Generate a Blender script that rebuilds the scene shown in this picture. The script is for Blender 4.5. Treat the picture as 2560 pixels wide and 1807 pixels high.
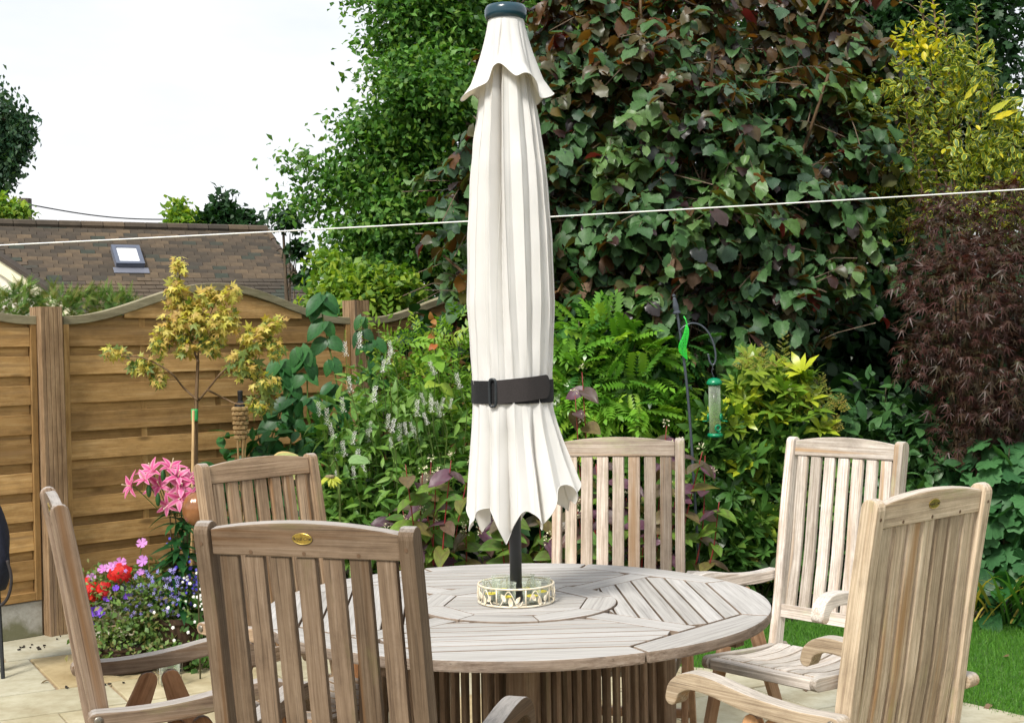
import bpy, bmesh, math, random
import numpy as np
from mathutils import Vector, Matrix

random.seed(11)
rng = np.random.default_rng(11)
for o in list(bpy.data.objects):
    bpy.data.objects.remove(o)
scene = bpy.context.scene
COL = scene.collection
PI = math.pi
R = math.radians

# ------------------------------------------------------------------ camera
F = 3390.0                      # focal length in photograph pixels (2560 wide)
EYE = Vector((0.0, 0.0, 1.49))
PITCH, ROLL = 0.00988, 0.018
_f = Vector((0, math.cos(PITCH), -math.sin(PITCH)))
_u0 = Vector((0, math.sin(PITCH), math.cos(PITCH)))
_r0 = Vector((1, 0, 0))
CR = _r0 * math.cos(ROLL) - _u0 * math.sin(ROLL)
CU = _r0 * math.sin(ROLL) + _u0 * math.cos(ROLL)
CF = _f
cd = bpy.data.cameras.new('camera')
cd.sensor_width = 36.0
cd.lens = 36.0 * F / 2560.0
cd.clip_start = 0.05
cd.clip_end = 500
cam = bpy.data.objects.new('camera', cd)
COL.objects.link(cam)
mw = Matrix((CR, CU, -CF)).transposed().to_4x4()
mw.translation = EYE
cam.matrix_world = mw
scene.camera = cam

def at(px, py, Y):
    """world point seen at photograph pixel (px, py) at distance Y in front of the camera"""
    d = CF + CR * ((px - 1280) / F) + CU * ((903.5 - py) / F)
    return EYE + d * (Y / d.y)

def on_ground(px, py, z=0.0):
    d = CF + CR * ((px - 1280) / F) + CU * ((903.5 - py) / F)
    return EYE + d * ((z - EYE.z) / d.z)

# ------------------------------------------------------------------ sky and sun
SUN_EL, SUN_AZ = R(49), R(-30)         # azimuth measured from straight behind the camera towards the right
world = bpy.data.worlds.new('World')
scene.world = world
world.use_nodes = True
nt = world.node_tree
nt.nodes.clear()
wo = nt.nodes.new('ShaderNodeOutputWorld')
bg = nt.nodes.new('ShaderNodeBackground')
sky = nt.nodes.new('ShaderNodeTexSky')
sky.sky_type = 'NISHITA'
sky.sun_disc = False
sky.sun_elevation = SUN_EL
sky.sun_rotation = PI - SUN_AZ
tc = nt.nodes.new('ShaderNodeTexCoord')
mp = nt.nodes.new('ShaderNodeMapping')
mp.inputs['Scale'].default_value = (1, 1, 3.2)
nz = nt.nodes.new('ShaderNodeTexNoise')
nz.inputs['Scale'].default_value = 2.6
nz.inputs['Detail'].default_value = 7
nz.inputs['Roughness'].default_value = 0.55
cr = nt.nodes.new('ShaderNodeValToRGB')
cr.color_ramp.elements[0].position = 0.36
cr.color_ramp.elements[0].color = (0.72, 0.72, 0.72, 1)
cr.color_ramp.elements[1].position = 0.62
cr.color_ramp.elements[1].color = (1, 1, 1, 1)
sc_ = nt.nodes.new('ShaderNodeMixRGB'); sc_.blend_type = 'MULTIPLY'
sc_.inputs[0].default_value = 1.0
sc_.inputs[2].default_value = (0.10, 0.10, 0.10, 1)
mx = nt.nodes.new('ShaderNodeMixRGB')
mx.inputs[2].default_value = (0.62, 0.624, 0.634, 1)
L = nt.links.new
L(tc.outputs['Generated'], mp.inputs['Vector'])
L(mp.outputs[0], nz.inputs['Vector'])
L(nz.outputs['Fac'], cr.inputs[0])
L(sky.outputs[0], sc_.inputs[1])
L(sc_.outputs[0], mx.inputs[1])
L(cr.outputs[0], mx.inputs[0])
L(mx.outputs[0], bg.inputs['Color'])
bg.inputs['Strength'].default_value = 1.0
L(bg.outputs[0], wo.inputs['Surface'])

sd = bpy.data.lights.new('sun', 'SUN')
sd.energy = 2.75
sd.angle = R(14)
sd.color = (1.0, 0.955, 0.885)
sun = bpy.data.objects.new('sun', sd)
COL.objects.link(sun)
_sdir = Vector((math.sin(SUN_AZ) * math.cos(SUN_EL), -math.cos(SUN_AZ) * math.cos(SUN_EL), math.sin(SUN_EL)))
sun.rotation_euler = _sdir.to_track_quat('Z', 'Y').to_euler()
sun.location = (4, -4, 9)

scene.view_settings.view_transform = 'Standard'
scene.view_settings.look = 'None'
scene.view_settings.exposure = 0.8
scene.view_settings.gamma = 1.0
scene.view_settings.use_curve_mapping = False
cy = scene.cycles
cy.max_bounces = 5
cy.diffuse_bounces = 2
cy.glossy_bounces = 3
cy.transmission_bounces = 4
cy.transparent_max_bounces = 24
cy.use_adaptive_sampling = True
cy.adaptive_threshold = 0.03
cy.use_denoising = True
cy.caustics_reflective = False
cy.caustics_refractive = False
cy.sample_clamp_indirect = 6

# ------------------------------------------------------------------ materials
MATS = {}
def new_mat(name):
    m = bpy.data.materials.new(name)
    m.use_nodes = True
    t = m.node_tree
    b = t.nodes['Principled BSDF']
    MATS[name] = m
    return m, t, b

def node(t, typ, **kw):
    n = t.nodes.new(typ)
    for k, v in kw.items():
        if k.startswith('i_'):
            n.inputs[k[2:].replace('_', ' ')].default_value = v
        else:
            setattr(n, k, v)
    return n

def ramp(t, src, stops):
    n = t.nodes.new('ShaderNodeValToRGB')
    e = n.color_ramp.elements
    while len(e) < len(stops):
        e.new(0.5)
    for k, (p, c) in enumerate(stops):
        e[k].position = p
        e[k].color = (c[0], c[1], c[2], 1)
    t.links.new(src, n.inputs[0])
    return n.outputs[0]

def mixc(t, fac, a, b, mode='MIX'):
    n = t.nodes.new('ShaderNodeMixRGB')
    n.blend_type = mode
    for i, s in ((0, fac), (1, a), (2, b)):
        if isinstance(s, (int, float)):
            n.inputs[i].default_value = s
        elif isinstance(s, (tuple, list)):
            n.inputs[i].default_value = (s[0], s[1], s[2], 1)
        else:
            t.links.new(s, n.inputs[i])
    return n.outputs[0]

def math_n(t, op, a, b=0.0):
    n = t.nodes.new('ShaderNodeMath')
    n.operation = op
    for i, s in ((0, a), (1, b)):
        if isinstance(s, (int, float)):
            n.inputs[i].default_value = s
        else:
            t.links.new(s, n.inputs[i])
    return n.outputs[0]

def noise(t, vec, scale, detail=4, rough=0.55, out='Fac'):
    n = t.nodes.new('ShaderNodeTexNoise')
    n.inputs['Scale'].default_value = scale
    n.inputs['Detail'].default_value = detail
    n.inputs['Roughness'].default_value = rough
    if vec is not None:
        t.links.new(vec, n.inputs['Vector'])
    return n.outputs[out]

def mapping(t, vec, scale=(1, 1, 1), loc=(0, 0, 0)):
    n = t.nodes.new('ShaderNodeMapping')
    n.inputs['Scale'].default_value = scale
    n.inputs['Location'].default_value = loc
    t.links.new(vec, n.inputs['Vector'])
    return n.outputs[0]

def bump(t, b, h, strength=0.3, dist=0.01):
    n = t.nodes.new('ShaderNodeBump')
    n.inputs['Strength'].default_value = strength
    n.inputs['Distance'].default_value = dist
    t.links.new(h, n.inputs['Height'])
    t.links.new(n.outputs[0], b.inputs['Normal'])

def grain_vec(t):
    """grain attribute of the piece (along, across, across) shifted by the object's own random number"""
    a = node(t, 'ShaderNodeAttribute', attribute_name='grain')
    oi = t.nodes.new('ShaderNodeObjectInfo')
    k = math_n(t, 'MULTIPLY', oi.outputs['Random'], 37.0)
    c = t.nodes.new('ShaderNodeCombineXYZ')
    t.links.new(k, c.inputs[0]); t.links.new(k, c.inputs[1])
    v = t.nodes.new('ShaderNodeVectorMath'); v.operation = 'ADD'
    t.links.new(a.outputs['Vector'], v.inputs[0]); t.links.new(c.outputs[0], v.inputs[1])
    return v.outputs[0], oi

def wood_mat(name, dark, mid, light, stain=None, moss=None, rough=0.75, grain=70, knots=False, use_color=False, piece=0.35, crack=0.5):
    m, t, b = new_mat(name)
    g, oi = grain_vec(t)
    gm = mapping(t, g, (3.5, grain, grain))
    n1 = noise(t, gm, 1.0, 5, 0.7)
    col = ramp(t, n1, [(0.28, dark), (0.5, mid), (0.72, light)])
    n2 = noise(t, mapping(t, g, (0.9, 18, 18)), 1.0, 5, 0.65)
    col = mixc(t, 1.0, col, ramp(t, n2, [(0.3, (0.80, 0.77, 0.74)), (0.7, (1.12, 1.12, 1.13))]), 'MULTIPLY')
    n6 = noise(t, mapping(t, g, (7, 11, 11), (3, 7, 2)), 1.0, 6, 0.75)
    col = mixc(t, 1.0, col, ramp(t, n6, [(0.32, (0.74, 0.73, 0.73)), (0.52, (1, 1, 1)), (0.72, (1.14, 1.15, 1.17))]), 'MULTIPLY')
    # every piece weathers a little differently
    pr = math_n(t, 'FRACT', math_n(t, 'MULTIPLY', oi.outputs['Random'], 7.31))
    tone = ramp(t, pr, [(0.0, (1 - piece, 1 - piece * 1.05, 1 - piece * 1.12)), (0.5, (1, 1, 1)), (1.0, (1 + piece * 0.25, 1 + piece * 0.25, 1 + piece * 0.3))])
    col = mixc(t, 1.0, col, tone, 'MULTIPLY')
    if stain:
        n3 = noise(t, mapping(t, g, (0.7, 24, 24), (5, 3, 1)), 1.0, 3, 0.55)
        col = mixc(t, ramp(t, n3, [(0.56, (0, 0, 0)), (0.70, (0.75, 0.75, 0.75))]), col, stain)
    if knots:
        v = t.nodes.new('ShaderNodeTexVoronoi'); v.inputs['Scale'].default_value = 1.0
        t.links.new(mapping(t, g, (2.6, 7.5, 7.5), (2, 9, 4)), v.inputs['Vector'])
        kn = ramp(t, v.outputs['Distance'], [(0.06, (1, 1, 1)), (0.16, (0, 0, 0))])
        col = mixc(t, math_n(t, 'MULTIPLY', kn, 0.7), col, [x * 0.35 for x in dark])
    if moss:
        tc_ = t.nodes.new('ShaderNodeTexCoord')
        n4 = noise(t, mapping(t, g, (4, 14, 14), (9, 9, 9)), 1.0, 5, 0.7)
        col = mixc(t, ramp(t, n4, [(0.60, (0, 0, 0)), (0.74, (0.55, 0.55, 0.55))]), col, moss)
    # fine dark checks along the grain
    n5 = noise(t, mapping(t, g, (2.2, 190, 190), (1, 2, 3)), 1.0, 2, 0.5)
    chk = ramp(t, n5, [(0.30, (1, 1, 1)), (0.36, (0, 0, 0))])
    col = mixc(t, math_n(t, 'MULTIPLY', chk, crack), col, [x * 0.4 for x in dark])
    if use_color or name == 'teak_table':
        # sun-bleached silver on upward faces; also paints the sky's brightness into their colour
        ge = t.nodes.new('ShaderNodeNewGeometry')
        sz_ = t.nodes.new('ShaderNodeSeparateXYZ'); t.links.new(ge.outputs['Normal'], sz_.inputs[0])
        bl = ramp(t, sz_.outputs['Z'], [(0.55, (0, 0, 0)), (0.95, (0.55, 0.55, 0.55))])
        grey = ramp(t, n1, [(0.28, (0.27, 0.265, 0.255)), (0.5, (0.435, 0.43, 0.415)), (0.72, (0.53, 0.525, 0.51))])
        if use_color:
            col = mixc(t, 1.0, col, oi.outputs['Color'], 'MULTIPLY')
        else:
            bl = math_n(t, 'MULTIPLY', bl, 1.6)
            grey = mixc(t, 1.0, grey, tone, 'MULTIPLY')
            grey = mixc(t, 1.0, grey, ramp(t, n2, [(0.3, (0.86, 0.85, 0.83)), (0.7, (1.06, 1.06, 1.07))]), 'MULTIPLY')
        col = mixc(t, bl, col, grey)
    t.links.new(col, b.inputs['Base Color'])
    b.inputs['Roughness'].default_value = rough
    b.inputs['Specular IOR Level'].default_value = 0.25
    bump(t, b, n1, 0.35, 0.003)
    return m

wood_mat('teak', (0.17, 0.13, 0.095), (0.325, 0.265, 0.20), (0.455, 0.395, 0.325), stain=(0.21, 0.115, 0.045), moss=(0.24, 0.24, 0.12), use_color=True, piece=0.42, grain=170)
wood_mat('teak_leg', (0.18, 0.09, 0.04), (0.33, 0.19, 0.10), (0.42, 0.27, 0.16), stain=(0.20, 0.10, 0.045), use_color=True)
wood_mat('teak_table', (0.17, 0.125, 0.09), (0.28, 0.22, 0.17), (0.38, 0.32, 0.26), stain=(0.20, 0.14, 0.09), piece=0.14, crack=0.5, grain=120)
wood_mat('teak_base', (0.12, 0.075, 0.045), (0.25, 0.165, 0.105), (0.36, 0.27, 0.19), stain=(0.20, 0.16, 0.09), piece=0.35)
wood_mat('fence_pine', (0.30, 0.17, 0.058), (0.44, 0.268, 0.10), (0.55, 0.37, 0.165), stain=(0.25, 0.155, 0.07), knots=True, grain=45, piece=0.42, crack=0.3)
wood_mat('post_pine', (0.17, 0.105, 0.055), (0.27, 0.18, 0.10), (0.37, 0.26, 0.15), stain=(0.16, 0.11, 0.08), grain=34, piece=0.1)
wood_mat('cap_rail', (0.17, 0.155, 0.09), (0.25, 0.225, 0.14), (0.34, 0.31, 0.20), moss=(0.17, 0.19, 0.09), grain=34, piece=0.1)
wood_mat('bamboo', (0.30, 0.19, 0.08), (0.44, 0.30, 0.14), (0.55, 0.40, 0.21), grain=60)
wood_mat('wicker', (0.025, 0.015, 0.010), (0.055, 0.032, 0.020), (0.10, 0.06, 0.035), grain=60)
wood_mat('bark', (0.06, 0.045, 0.03), (0.12, 0.09, 0.06), (0.20, 0.16, 0.11), grain=40)
wood_mat('twig', (0.08, 0.05, 0.025), (0.15, 0.095, 0.05), (0.22, 0.15, 0.08), grain=60)
wood_mat('dead_wood', (0.06, 0.05, 0.045), (0.10, 0.085, 0.07), (0.16, 0.14, 0.12), grain=40)

def plain(name, col, rough=0.5, metal=0.0, var=0.0, scale=40, spec=0.5, bmp=0.0, col2=None):
    m, t, b = new_mat(name)
    b.inputs['Roughness'].default_value = rough
    b.inputs['Metallic'].default_value = metal
    b.inputs['Specular IOR Level'].default_value = spec
    if var or col2:
        tc_ = t.nodes.new('ShaderNodeTexCoord')
        n = noise(t, tc_.outputs['Object'], scale, 5, 0.6)
        a = col2 or [max(0, x * (1 - var)) for x in col]
        t.links.new(ramp(t, n, [(0.35, a), (0.65, col)]), b.inputs['Base Color'])
        if bmp:
            bump(t, b, n, bmp, 0.004)
    else:
        b.inputs['Base Color'].default_value = (*col, 1)
    return m

plain('brass', (0.55, 0.40, 0.10), 0.35, 0.85, 0.35, 150)
plain('brass_ink', (0.06, 0.04, 0.015), 0.6)
plain('bolt_steel', (0.30, 0.27, 0.22), 0.4, 0.8, 0.3, 200)
plain('plug_wood', (0.13, 0.075, 0.04), 0.7)
plain('pole_black', (0.018, 0.020, 0.022), 0.42, 0.0, 0.3, 20)
plain('cap_teal', (0.010, 0.045, 0.065), 0.22, 0.0, 0.15, 10, spec=0.6)
plain('strap_black', (0.030, 0.024, 0.023), 0.85, 0, 0.3, 300, bmp=0.3)
plain('strap_fuzz', (0.009, 0.009, 0.010), 0.95, 0, 0.5, 500, bmp=0.6)
plain('buckle_black', (0.02, 0.024, 0.026), 0.3)
plain('wire_cream', (0.78, 0.72, 0.58), 0.55, 0, 0.0, 60, col2=(0.66, 0.55, 0.38))
plain('candle_yellow', (0.85, 0.68, 0.05), 0.45)
plain('tin', (0.6, 0.6, 0.58), 0.3, 0.9)
plain('hook_black', (0.045, 0.055, 0.07), 0.3)
plain('feeder_green', (0.0, 0.20, 0.085), 0.3, 0, 0.1, 10)
plain('net_green', (0.02, 0.55, 0.04), 0.5)
plain('line_white', (0.82, 0.82, 0.78), 0.5)
plain('line_dark', (0.06, 0.06, 0.07), 0.6)
plain('concrete', (0.40, 0.39, 0.34), 0.9, 0, 0.35, 30, bmp=0.4)
plain('cream_paint', (0.74, 0.70, 0.50), 0.6, 0, 0.1, 4)
plain('render_wall', (0.72, 0.68, 0.58), 0.85, 0, 0.12, 3)
plain('skylight_frame', (0.12, 0.14, 0.19), 0.4, 0.3)
plain('skylight_blind', (0.78, 0.80, 0.84), 0.5)
plain('lead_flashing', (0.16, 0.17, 0.21), 0.55, 0.2)
plain('soil', (0.030, 0.022, 0.015), 0.95, 0, 0.5, 25, bmp=0.6)
plain('ground', (0.05, 0.06, 0.03), 0.95, 0, 0.4, 3)
plain('mortar', (0.34, 0.25, 0.15), 0.95, 0, 0.35, 30, bmp=0.4)
plain('lawn_base', (0.06, 0.13, 0.022), 0.9, 0, 0.4, 30)
plain('terracotta', (0.30, 0.13, 0.06), 0.75, 0, 0.25, 20)
plain('copper_glaze', (0.36, 0.15, 0.055), 0.18, 0.25, 0.5, 9, spec=0.7)
plain('bag_navy', (0.014, 0.018, 0.040), 0.8, 0, 0.4, 60, bmp=0.3)
plain('torch_cap', (0.012, 0.012, 0.013), 0.4)
plain('tie_green', (0.03, 0.35, 0.09), 0.5)
plain('seed', (0.30, 0.24, 0.13), 0.8, 0, 0.6, 120)

def glass_mat(name, col, rough=0.02, alpha=0.25):
    m, t, b = new_mat(name)
    tp = t.nodes.new('ShaderNodeBsdfTransparent'); tp.inputs['Color'].default_value = (*col, 1)
    b.inputs['Base Color'].default_value = (0.75, 0.80, 0.72, 1)
    b.inputs['Roughness'].default_value = rough
    lw = t.nodes.new('ShaderNodeLayerWeight'); lw.inputs['Blend'].default_value = 0.35
    ms = t.nodes.new('ShaderNodeMixShader')
    fac = math_n(t, 'MULTIPLY_ADD', math_n(t, 'POWER', lw.outputs['Facing'], 1.4), 0.75); fac.node.inputs[2].default_value = alpha
    t.links.new(fac, ms.inputs[0]); t.links.new(tp.outputs[0], ms.inputs[1]); t.links.new(b.outputs[0], ms.inputs[2])
    t.links.new(ms.outputs[0], t.nodes['Material Output'].inputs['Surface'])
    return m
glass_mat('jar_glass', (0.97, 0.985, 0.96), 0.05, 0.0)
glass_mat('feeder_tube', (0.72, 0.86, 0.50), 0.15, 0.10)

# cloth
m, t, b = new_mat('canvas')
tc_ = t.nodes.new('ShaderNodeTexCoord')
n1 = noise(t, tc_.outputs['Object'], 6, 4, 0.5)
cc = ramp(t, n1, [(0.3, (0.74, 0.735, 0.705)), (0.7, (0.79, 0.785, 0.765))])
t.links.new(cc, b.inputs['Base Color'])
b.inputs['Roughness'].default_value = 0.85
b.inputs['Specular IOR Level'].default_value = 0.15
wv = noise(t, mapping(t, tc_.outputs['Object'], (1, 1, 0.25)), 900, 2, 0.5)
bump(t, b, wv, 0.12, 0.001)
tr = t.nodes.new('ShaderNodeBsdfTranslucent')
tr.inputs['Color'].default_value = (0.80, 0.66, 0.42, 1)
ms = t.nodes.new('ShaderNodeMixShader'); ms.inputs[0].default_value = 0.22
t.links.new(b.outputs[0], ms.inputs[1]); t.links.new(tr.outputs[0], ms.inputs[2])
t.links.new(ms.outputs[0], t.nodes['Material Output'].inputs['Surface'])

plain('canvas_seam', (0.60, 0.59, 0.55), 0.9)

# sandstone slabs
m, t, b = new_mat('sandstone')
tc_ = t.nodes.new('ShaderNodeTexCoord')
oi = t.nodes.new('ShaderNodeObjectInfo')
base = ramp(t, oi.outputs['Random'], [(0.0, (0.40, 0.375, 0.27)), (0.35, (0.44, 0.42, 0.32)), (0.6, (0.45, 0.445, 0.37)), (0.88, (0.43, 0.39, 0.27)), (1.0, (0.44, 0.35, 0.20))])
n1 = noise(t, tc_.outputs['Object'], 2.3, 5, 0.6)
n2 = noise(t, tc_.outputs['Object'], 14, 6, 0.7)
base = mixc(t, 1.0, base, ramp(t, n1, [(0.3, (0.72, 0.66, 0.55)), (0.65, (1.08, 1.08, 1.06))]), 'MULTIPLY')
base = mixc(t, 1.0, base, ramp(t, n2, [(0.3, (0.80, 0.78, 0.72)), (0.6, (1.03, 1.03, 1.03))]), 'MULTIPLY')
n3 = noise(t, tc_.outputs['Object'], 1.1, 4, 0.6)
base = mixc(t, ramp(t, n3, [(0.58, (0, 0, 0)), (0.75, (0.4, 0.4, 0.4))]), base, (0.30, 0.28, 0.12))
t.links.new(base, b.inputs['Base Color'])
b.inputs['Roughness'].default_value = 0.85
bump(t, b, n2, 0.5, 0.006)

# roof tiles
m, t, b = new_mat('roof_tile')
tc_ = t.nodes.new('ShaderNodeTexCoord')
oi = t.nodes.new('ShaderNodeObjectInfo')
at_ = node(t, 'ShaderNodeAttribute', attribute_name='tint')
rr = math_n(t, 'FRACT', math_n(t, 'ADD', math_n(t, 'MULTIPLY', oi.outputs['Random'], 13.7), at_.outputs['Fac']))
base = ramp(t, rr, [(0.0, (0.045, 0.036, 0.026)), (0.3, (0.065, 0.050, 0.034)), (0.55, (0.085, 0.062, 0.040)), (0.75, (0.125, 0.088, 0.052)), (0.9, (0.055, 0.043, 0.033)), (0.97, (0.038, 0.046, 0.034))])
n2 = noise(t, tc_.outputs['Object'], 9, 5, 0.7)
base = mixc(t, 1.0, base, ramp(t, n2, [(0.3, (0.7, 0.7, 0.7)), (0.7, (1.15, 1.15, 1.15))]), 'MULTIPLY')
t.links.new(base, b.inputs['Base Color'])
b.inputs['Roughness'].default_value = 0.9

# concrete gravel board with algae at its foot
m, t, b = new_mat('gravel_board')
tc_ = t.nodes.new('ShaderNodeTexCoord')
n2 = noise(t, tc_.outputs['Object'], 40, 6, 0.7)
n3 = noise(t, tc_.outputs['Object'], 7, 5, 0.6)
base = ramp(t, n2, [(0.3, (0.30, 0.29, 0.25)), (0.7, (0.46, 0.45, 0.41))])
sx = t.nodes.new('ShaderNodeSeparateXYZ'); t.links.new(tc_.outputs['Object'], sx.inputs[0])
lo = math_n(t, 'SUBTRACT', n3, math_n(t, 'MULTIPLY', sx.outputs['Z'], 2.6))
base = mixc(t, ramp(t, lo, [(0.22, (0, 0, 0)), (0.45, (0.85, 0.85, 0.85))]), base, (0.13, 0.13, 0.055))
t.links.new(base, b.inputs['Base Color'])
b.inputs['Roughness'].default_value = 0.95
bump(t, b, n2, 0.5, 0.004)

def leaf_mat(name, cols, trans=0.30, rough=0.45, vein=0.25, margin=None, chevron=None, tcol=None, nv=7, spec=0.3, under=None, soft=False):
    """cols: ramp of leaf colours picked per leaf; veins run out from the midrib; margin/chevron: leaf markings"""
    m, t, b = new_mat(name)
    at_ = node(t, 'ShaderNodeAttribute', attribute_name='tint')
    oi = t.nodes.new('ShaderNodeObjectInfo')
    rr = math_n(t, 'FRACT', math_n(t, 'ADD', math_n(t, 'MULTIPLY', oi.outputs['Random'], 9.7), at_.outputs['Fac']))
    k = len(cols)
    col = ramp(t, rr, [((i + 0.5) / k, c) for i, c in enumerate(cols)])
    uv = node(t, 'ShaderNodeUVMap', uv_map='uv')
    sx = t.nodes.new('ShaderNodeSeparateXYZ'); t.links.new(uv.outputs[0], sx.inputs[0])
    au = math_n(t, 'ABSOLUTE', math_n(t, 'SUBTRACT', sx.outputs[0], 0.5))      # 0 at midrib, 0.5 at edge
    if vein or margin:
        n1 = noise(t, uv.outputs[0], 5, 2, 0.6)
    if vein:
        col = mixc(t, 1.0, col, ramp(t, n1, [(0.3, (0.78, 0.78, 0.78)), (0.7, (1.15, 1.15, 1.15))]), 'MULTIPLY')
        s = math_n(t, 'MULTIPLY', math_n(t, 'SUBTRACT', sx.outputs[1], math_n(t, 'MULTIPLY', au, 0.9)), nv * 2 * PI)
        vv = math_n(t, 'MULTIPLY_ADD', math_n(t, 'SINE', s), 0.5); vv.node.inputs[2].default_value = 0.5
        mid = ramp(t, au, [(0.0, (1, 1, 1)), (0.035, (0, 0, 0))])
        hv = math_n(t, 'MAXIMUM', math_n(t, 'POWER', vv, 5.0), mid)
        col = mixc(t, math_n(t, 'MULTIPLY', hv, vein), col, [min(1, c * 1.6 + 0.01) for c in cols[len(cols) // 2]])
        bump(t, b, hv, -0.5, 0.004)
    if margin:
        mf = ramp(t, math_n(t, 'ADD', au, math_n(t, 'MULTIPLY', n1, 0.12)), [(0.12, (0, 0, 0)), (0.60, (0.8, 0.8, 0.8))] if soft else [(0.38, (0, 0, 0)), (0.45, (1, 1, 1))])
        col = mixc(t, mf, col, margin)
    if under:
        ge = t.nodes.new('ShaderNodeNewGeometry')
        col = mixc(t, ge.outputs['Backfacing'], col, ramp(t, rr, [((i + 0.5) / len(under), c) for i, c in enumerate(under)]))
    if chevron:
        cv = math_n(t, 'ABSOLUTE', math_n(t, 'SUBTRACT', math_n(t, 'ADD', sx.outputs[1], math_n(t, 'MULTIPLY', au, 0.7)), 0.55))
        col = mixc(t, ramp(t, cv, [(0.0, (0.4, 0.4, 0.4)), (0.16, (0, 0, 0))]), col, chevron)
    t.links.new(col, b.inputs['Base Color'])
    b.inputs['Roughness'].default_value = rough
    b.inputs['Specular IOR Level'].default_value = spec
    tr = t.nodes.new('ShaderNodeBsdfTranslucent')
    tcm = mixc(t, 1.0, col, tcol or (1.5, 1.6, 0.6), 'MULTIPLY')
    t.links.new(tcm, tr.inputs['Color'])
    ms = t.nodes.new('ShaderNodeMixShader'); ms.inputs[0].default_value = trans
    t.links.new(b.outputs[0], ms.inputs[1]); t.links.new(tr.outputs[0], ms.inputs[2])
    t.links.new(ms.outputs[0], t.nodes['Material Output'].inputs['Surface'])
    return m

leaf_mat('hazel_green', [(0.031, 0.083, 0.024), (0.047, 0.118, 0.031), (0.085, 0.174, 0.065), (0.035, 0.073, 0.044)], 0.25, 0.5, vein=0.16, spec=0.28, under=[(0.10, 0.070, 0.016), (0.075, 0.075, 0.022), (0.12, 0.048, 0.016), (0.06, 0.065, 0.022)])
leaf_mat('hazel_bright', [(0.072, 0.152, 0.036), (0.101, 0.200, 0.048), (0.137, 0.232, 0.080), (0.058, 0.136, 0.032)], 0.28, 0.42, vein=0.16, spec=0.4, under=[(0.10, 0.09, 0.02), (0.08, 0.10, 0.025)])
leaf_mat('hazel_bronze', [(0.082, 0.069, 0.020), (0.064, 0.075, 0.031), (0.099, 0.044, 0.015), (0.076, 0.089, 0.048)], 0.32, 0.40, vein=0.16, tcol=(1.8, 1.3, 0.5), spec=0.45, under=[(0.16, 0.075, 0.016), (0.12, 0.095, 0.022), (0.15, 0.05, 0.016), (0.10, 0.09, 0.022)])
leaf_mat('hazel_purple', [(0.034, 0.018, 0.020), (0.027, 0.030, 0.030), (0.047, 0.022, 0.018), (0.022, 0.032, 0.030)], 0.25, 0.36, vein=0.16, tcol=(2.2, 0.7, 0.7), spec=0.5, under=[(0.11, 0.022, 0.020), (0.08, 0.035, 0.022), (0.13, 0.03, 0.022)])
leaf_mat('hazel_dead', [(0.165, 0.090, 0.038), (0.210, 0.135, 0.083), (0.135, 0.083, 0.053)], 0.2, 0.7, vein=0.12)
leaf_mat('oak_leaf', [(0.147, 0.262, 0.037), (0.032, 0.101, 0.016), (0.050, 0.148, 0.023), (0.077, 0.205, 0.031), (0.122, 0.268, 0.043)], 0.32, 0.5, vein=0)
leaf_mat('lime_leaf', [(0.124, 0.245, 0.029), (0.198, 0.316, 0.036), (0.313, 0.402, 0.043), (0.082, 0.187, 0.029)], 0.38, 0.5, vein=0)
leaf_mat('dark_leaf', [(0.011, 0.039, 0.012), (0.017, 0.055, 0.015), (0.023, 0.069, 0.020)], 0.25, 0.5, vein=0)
leaf_mat('mid_leaf', [(0.051, 0.136, 0.025), (0.077, 0.179, 0.032), (0.112, 0.229, 0.043), (0.038, 0.108, 0.025)], 0.28, 0.42, vein=0.12)
leaf_mat('conifer_leaf', [(0.07, 0.15, 0.03), (0.10, 0.20, 0.04), (0.15, 0.24, 0.045), (0.20, 0.20, 0.05)], 0.25, 0.6, vein=0)
leaf_mat('birch_leaf', [(0.022, 0.066, 0.033), (0.039, 0.094, 0.042), (0.055, 0.110, 0.044)], 0.25, 0.5, vein=0)
leaf_mat('variegated_leaf', [(0.12, 0.19, 0.045), (0.16, 0.24, 0.05), (0.09, 0.15, 0.045)], 0.25, 0.35, vein=0.0, margin=(0.58, 0.55, 0.06))
leaf_mat('gold_leaf', [(0.62, 0.52, 0.02), (0.50, 0.46, 0.03), (0.42, 0.44, 0.04)], 0.35, 0.4, vein=0.1)
leaf_mat('maple_purple', [(0.052, 0.021, 0.017), (0.067, 0.028, 0.021), (0.036, 0.028, 0.013), (0.087, 0.040, 0.034), (0.041, 0.037, 0.013)], 0.25, 0.42, vein=0, tcol=(2.0, 0.9, 0.7))
leaf_mat('acer_yellow', [(0.589, 0.522, 0.089), (0.442, 0.425, 0.083), (0.491, 0.311, 0.074), (0.327, 0.360, 0.083), (0.686, 0.556, 0.146), (0.392, 0.245, 0.074)], 0.30, 0.5, vein=0.1)
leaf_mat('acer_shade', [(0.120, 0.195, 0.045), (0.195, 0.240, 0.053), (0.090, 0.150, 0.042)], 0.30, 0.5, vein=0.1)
leaf_mat('climber_leaf', [(0.021, 0.090, 0.025), (0.031, 0.122, 0.031), (0.048, 0.160, 0.041), (0.019, 0.069, 0.023)], 0.25, 0.42, vein=0.14, nv=4)
leaf_mat('lysimachia_leaf', [(0.079, 0.184, 0.033), (0.124, 0.250, 0.047), (0.180, 0.316, 0.059)], 0.28, 0.45, vein=0.1)
leaf_mat('rose_leaf', [(0.143, 0.297, 0.030), (0.214, 0.386, 0.042), (0.107, 0.238, 0.030), (0.304, 0.416, 0.059)], 0.35, 0.4, vein=0.0)
leaf_mat('mahonia_leaf', [(0.115, 0.286, 0.029), (0.181, 0.386, 0.036), (0.073, 0.200, 0.025), (0.280, 0.458, 0.051)], 0.28, 0.28, vein=0.0, spec=0.5)
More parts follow.
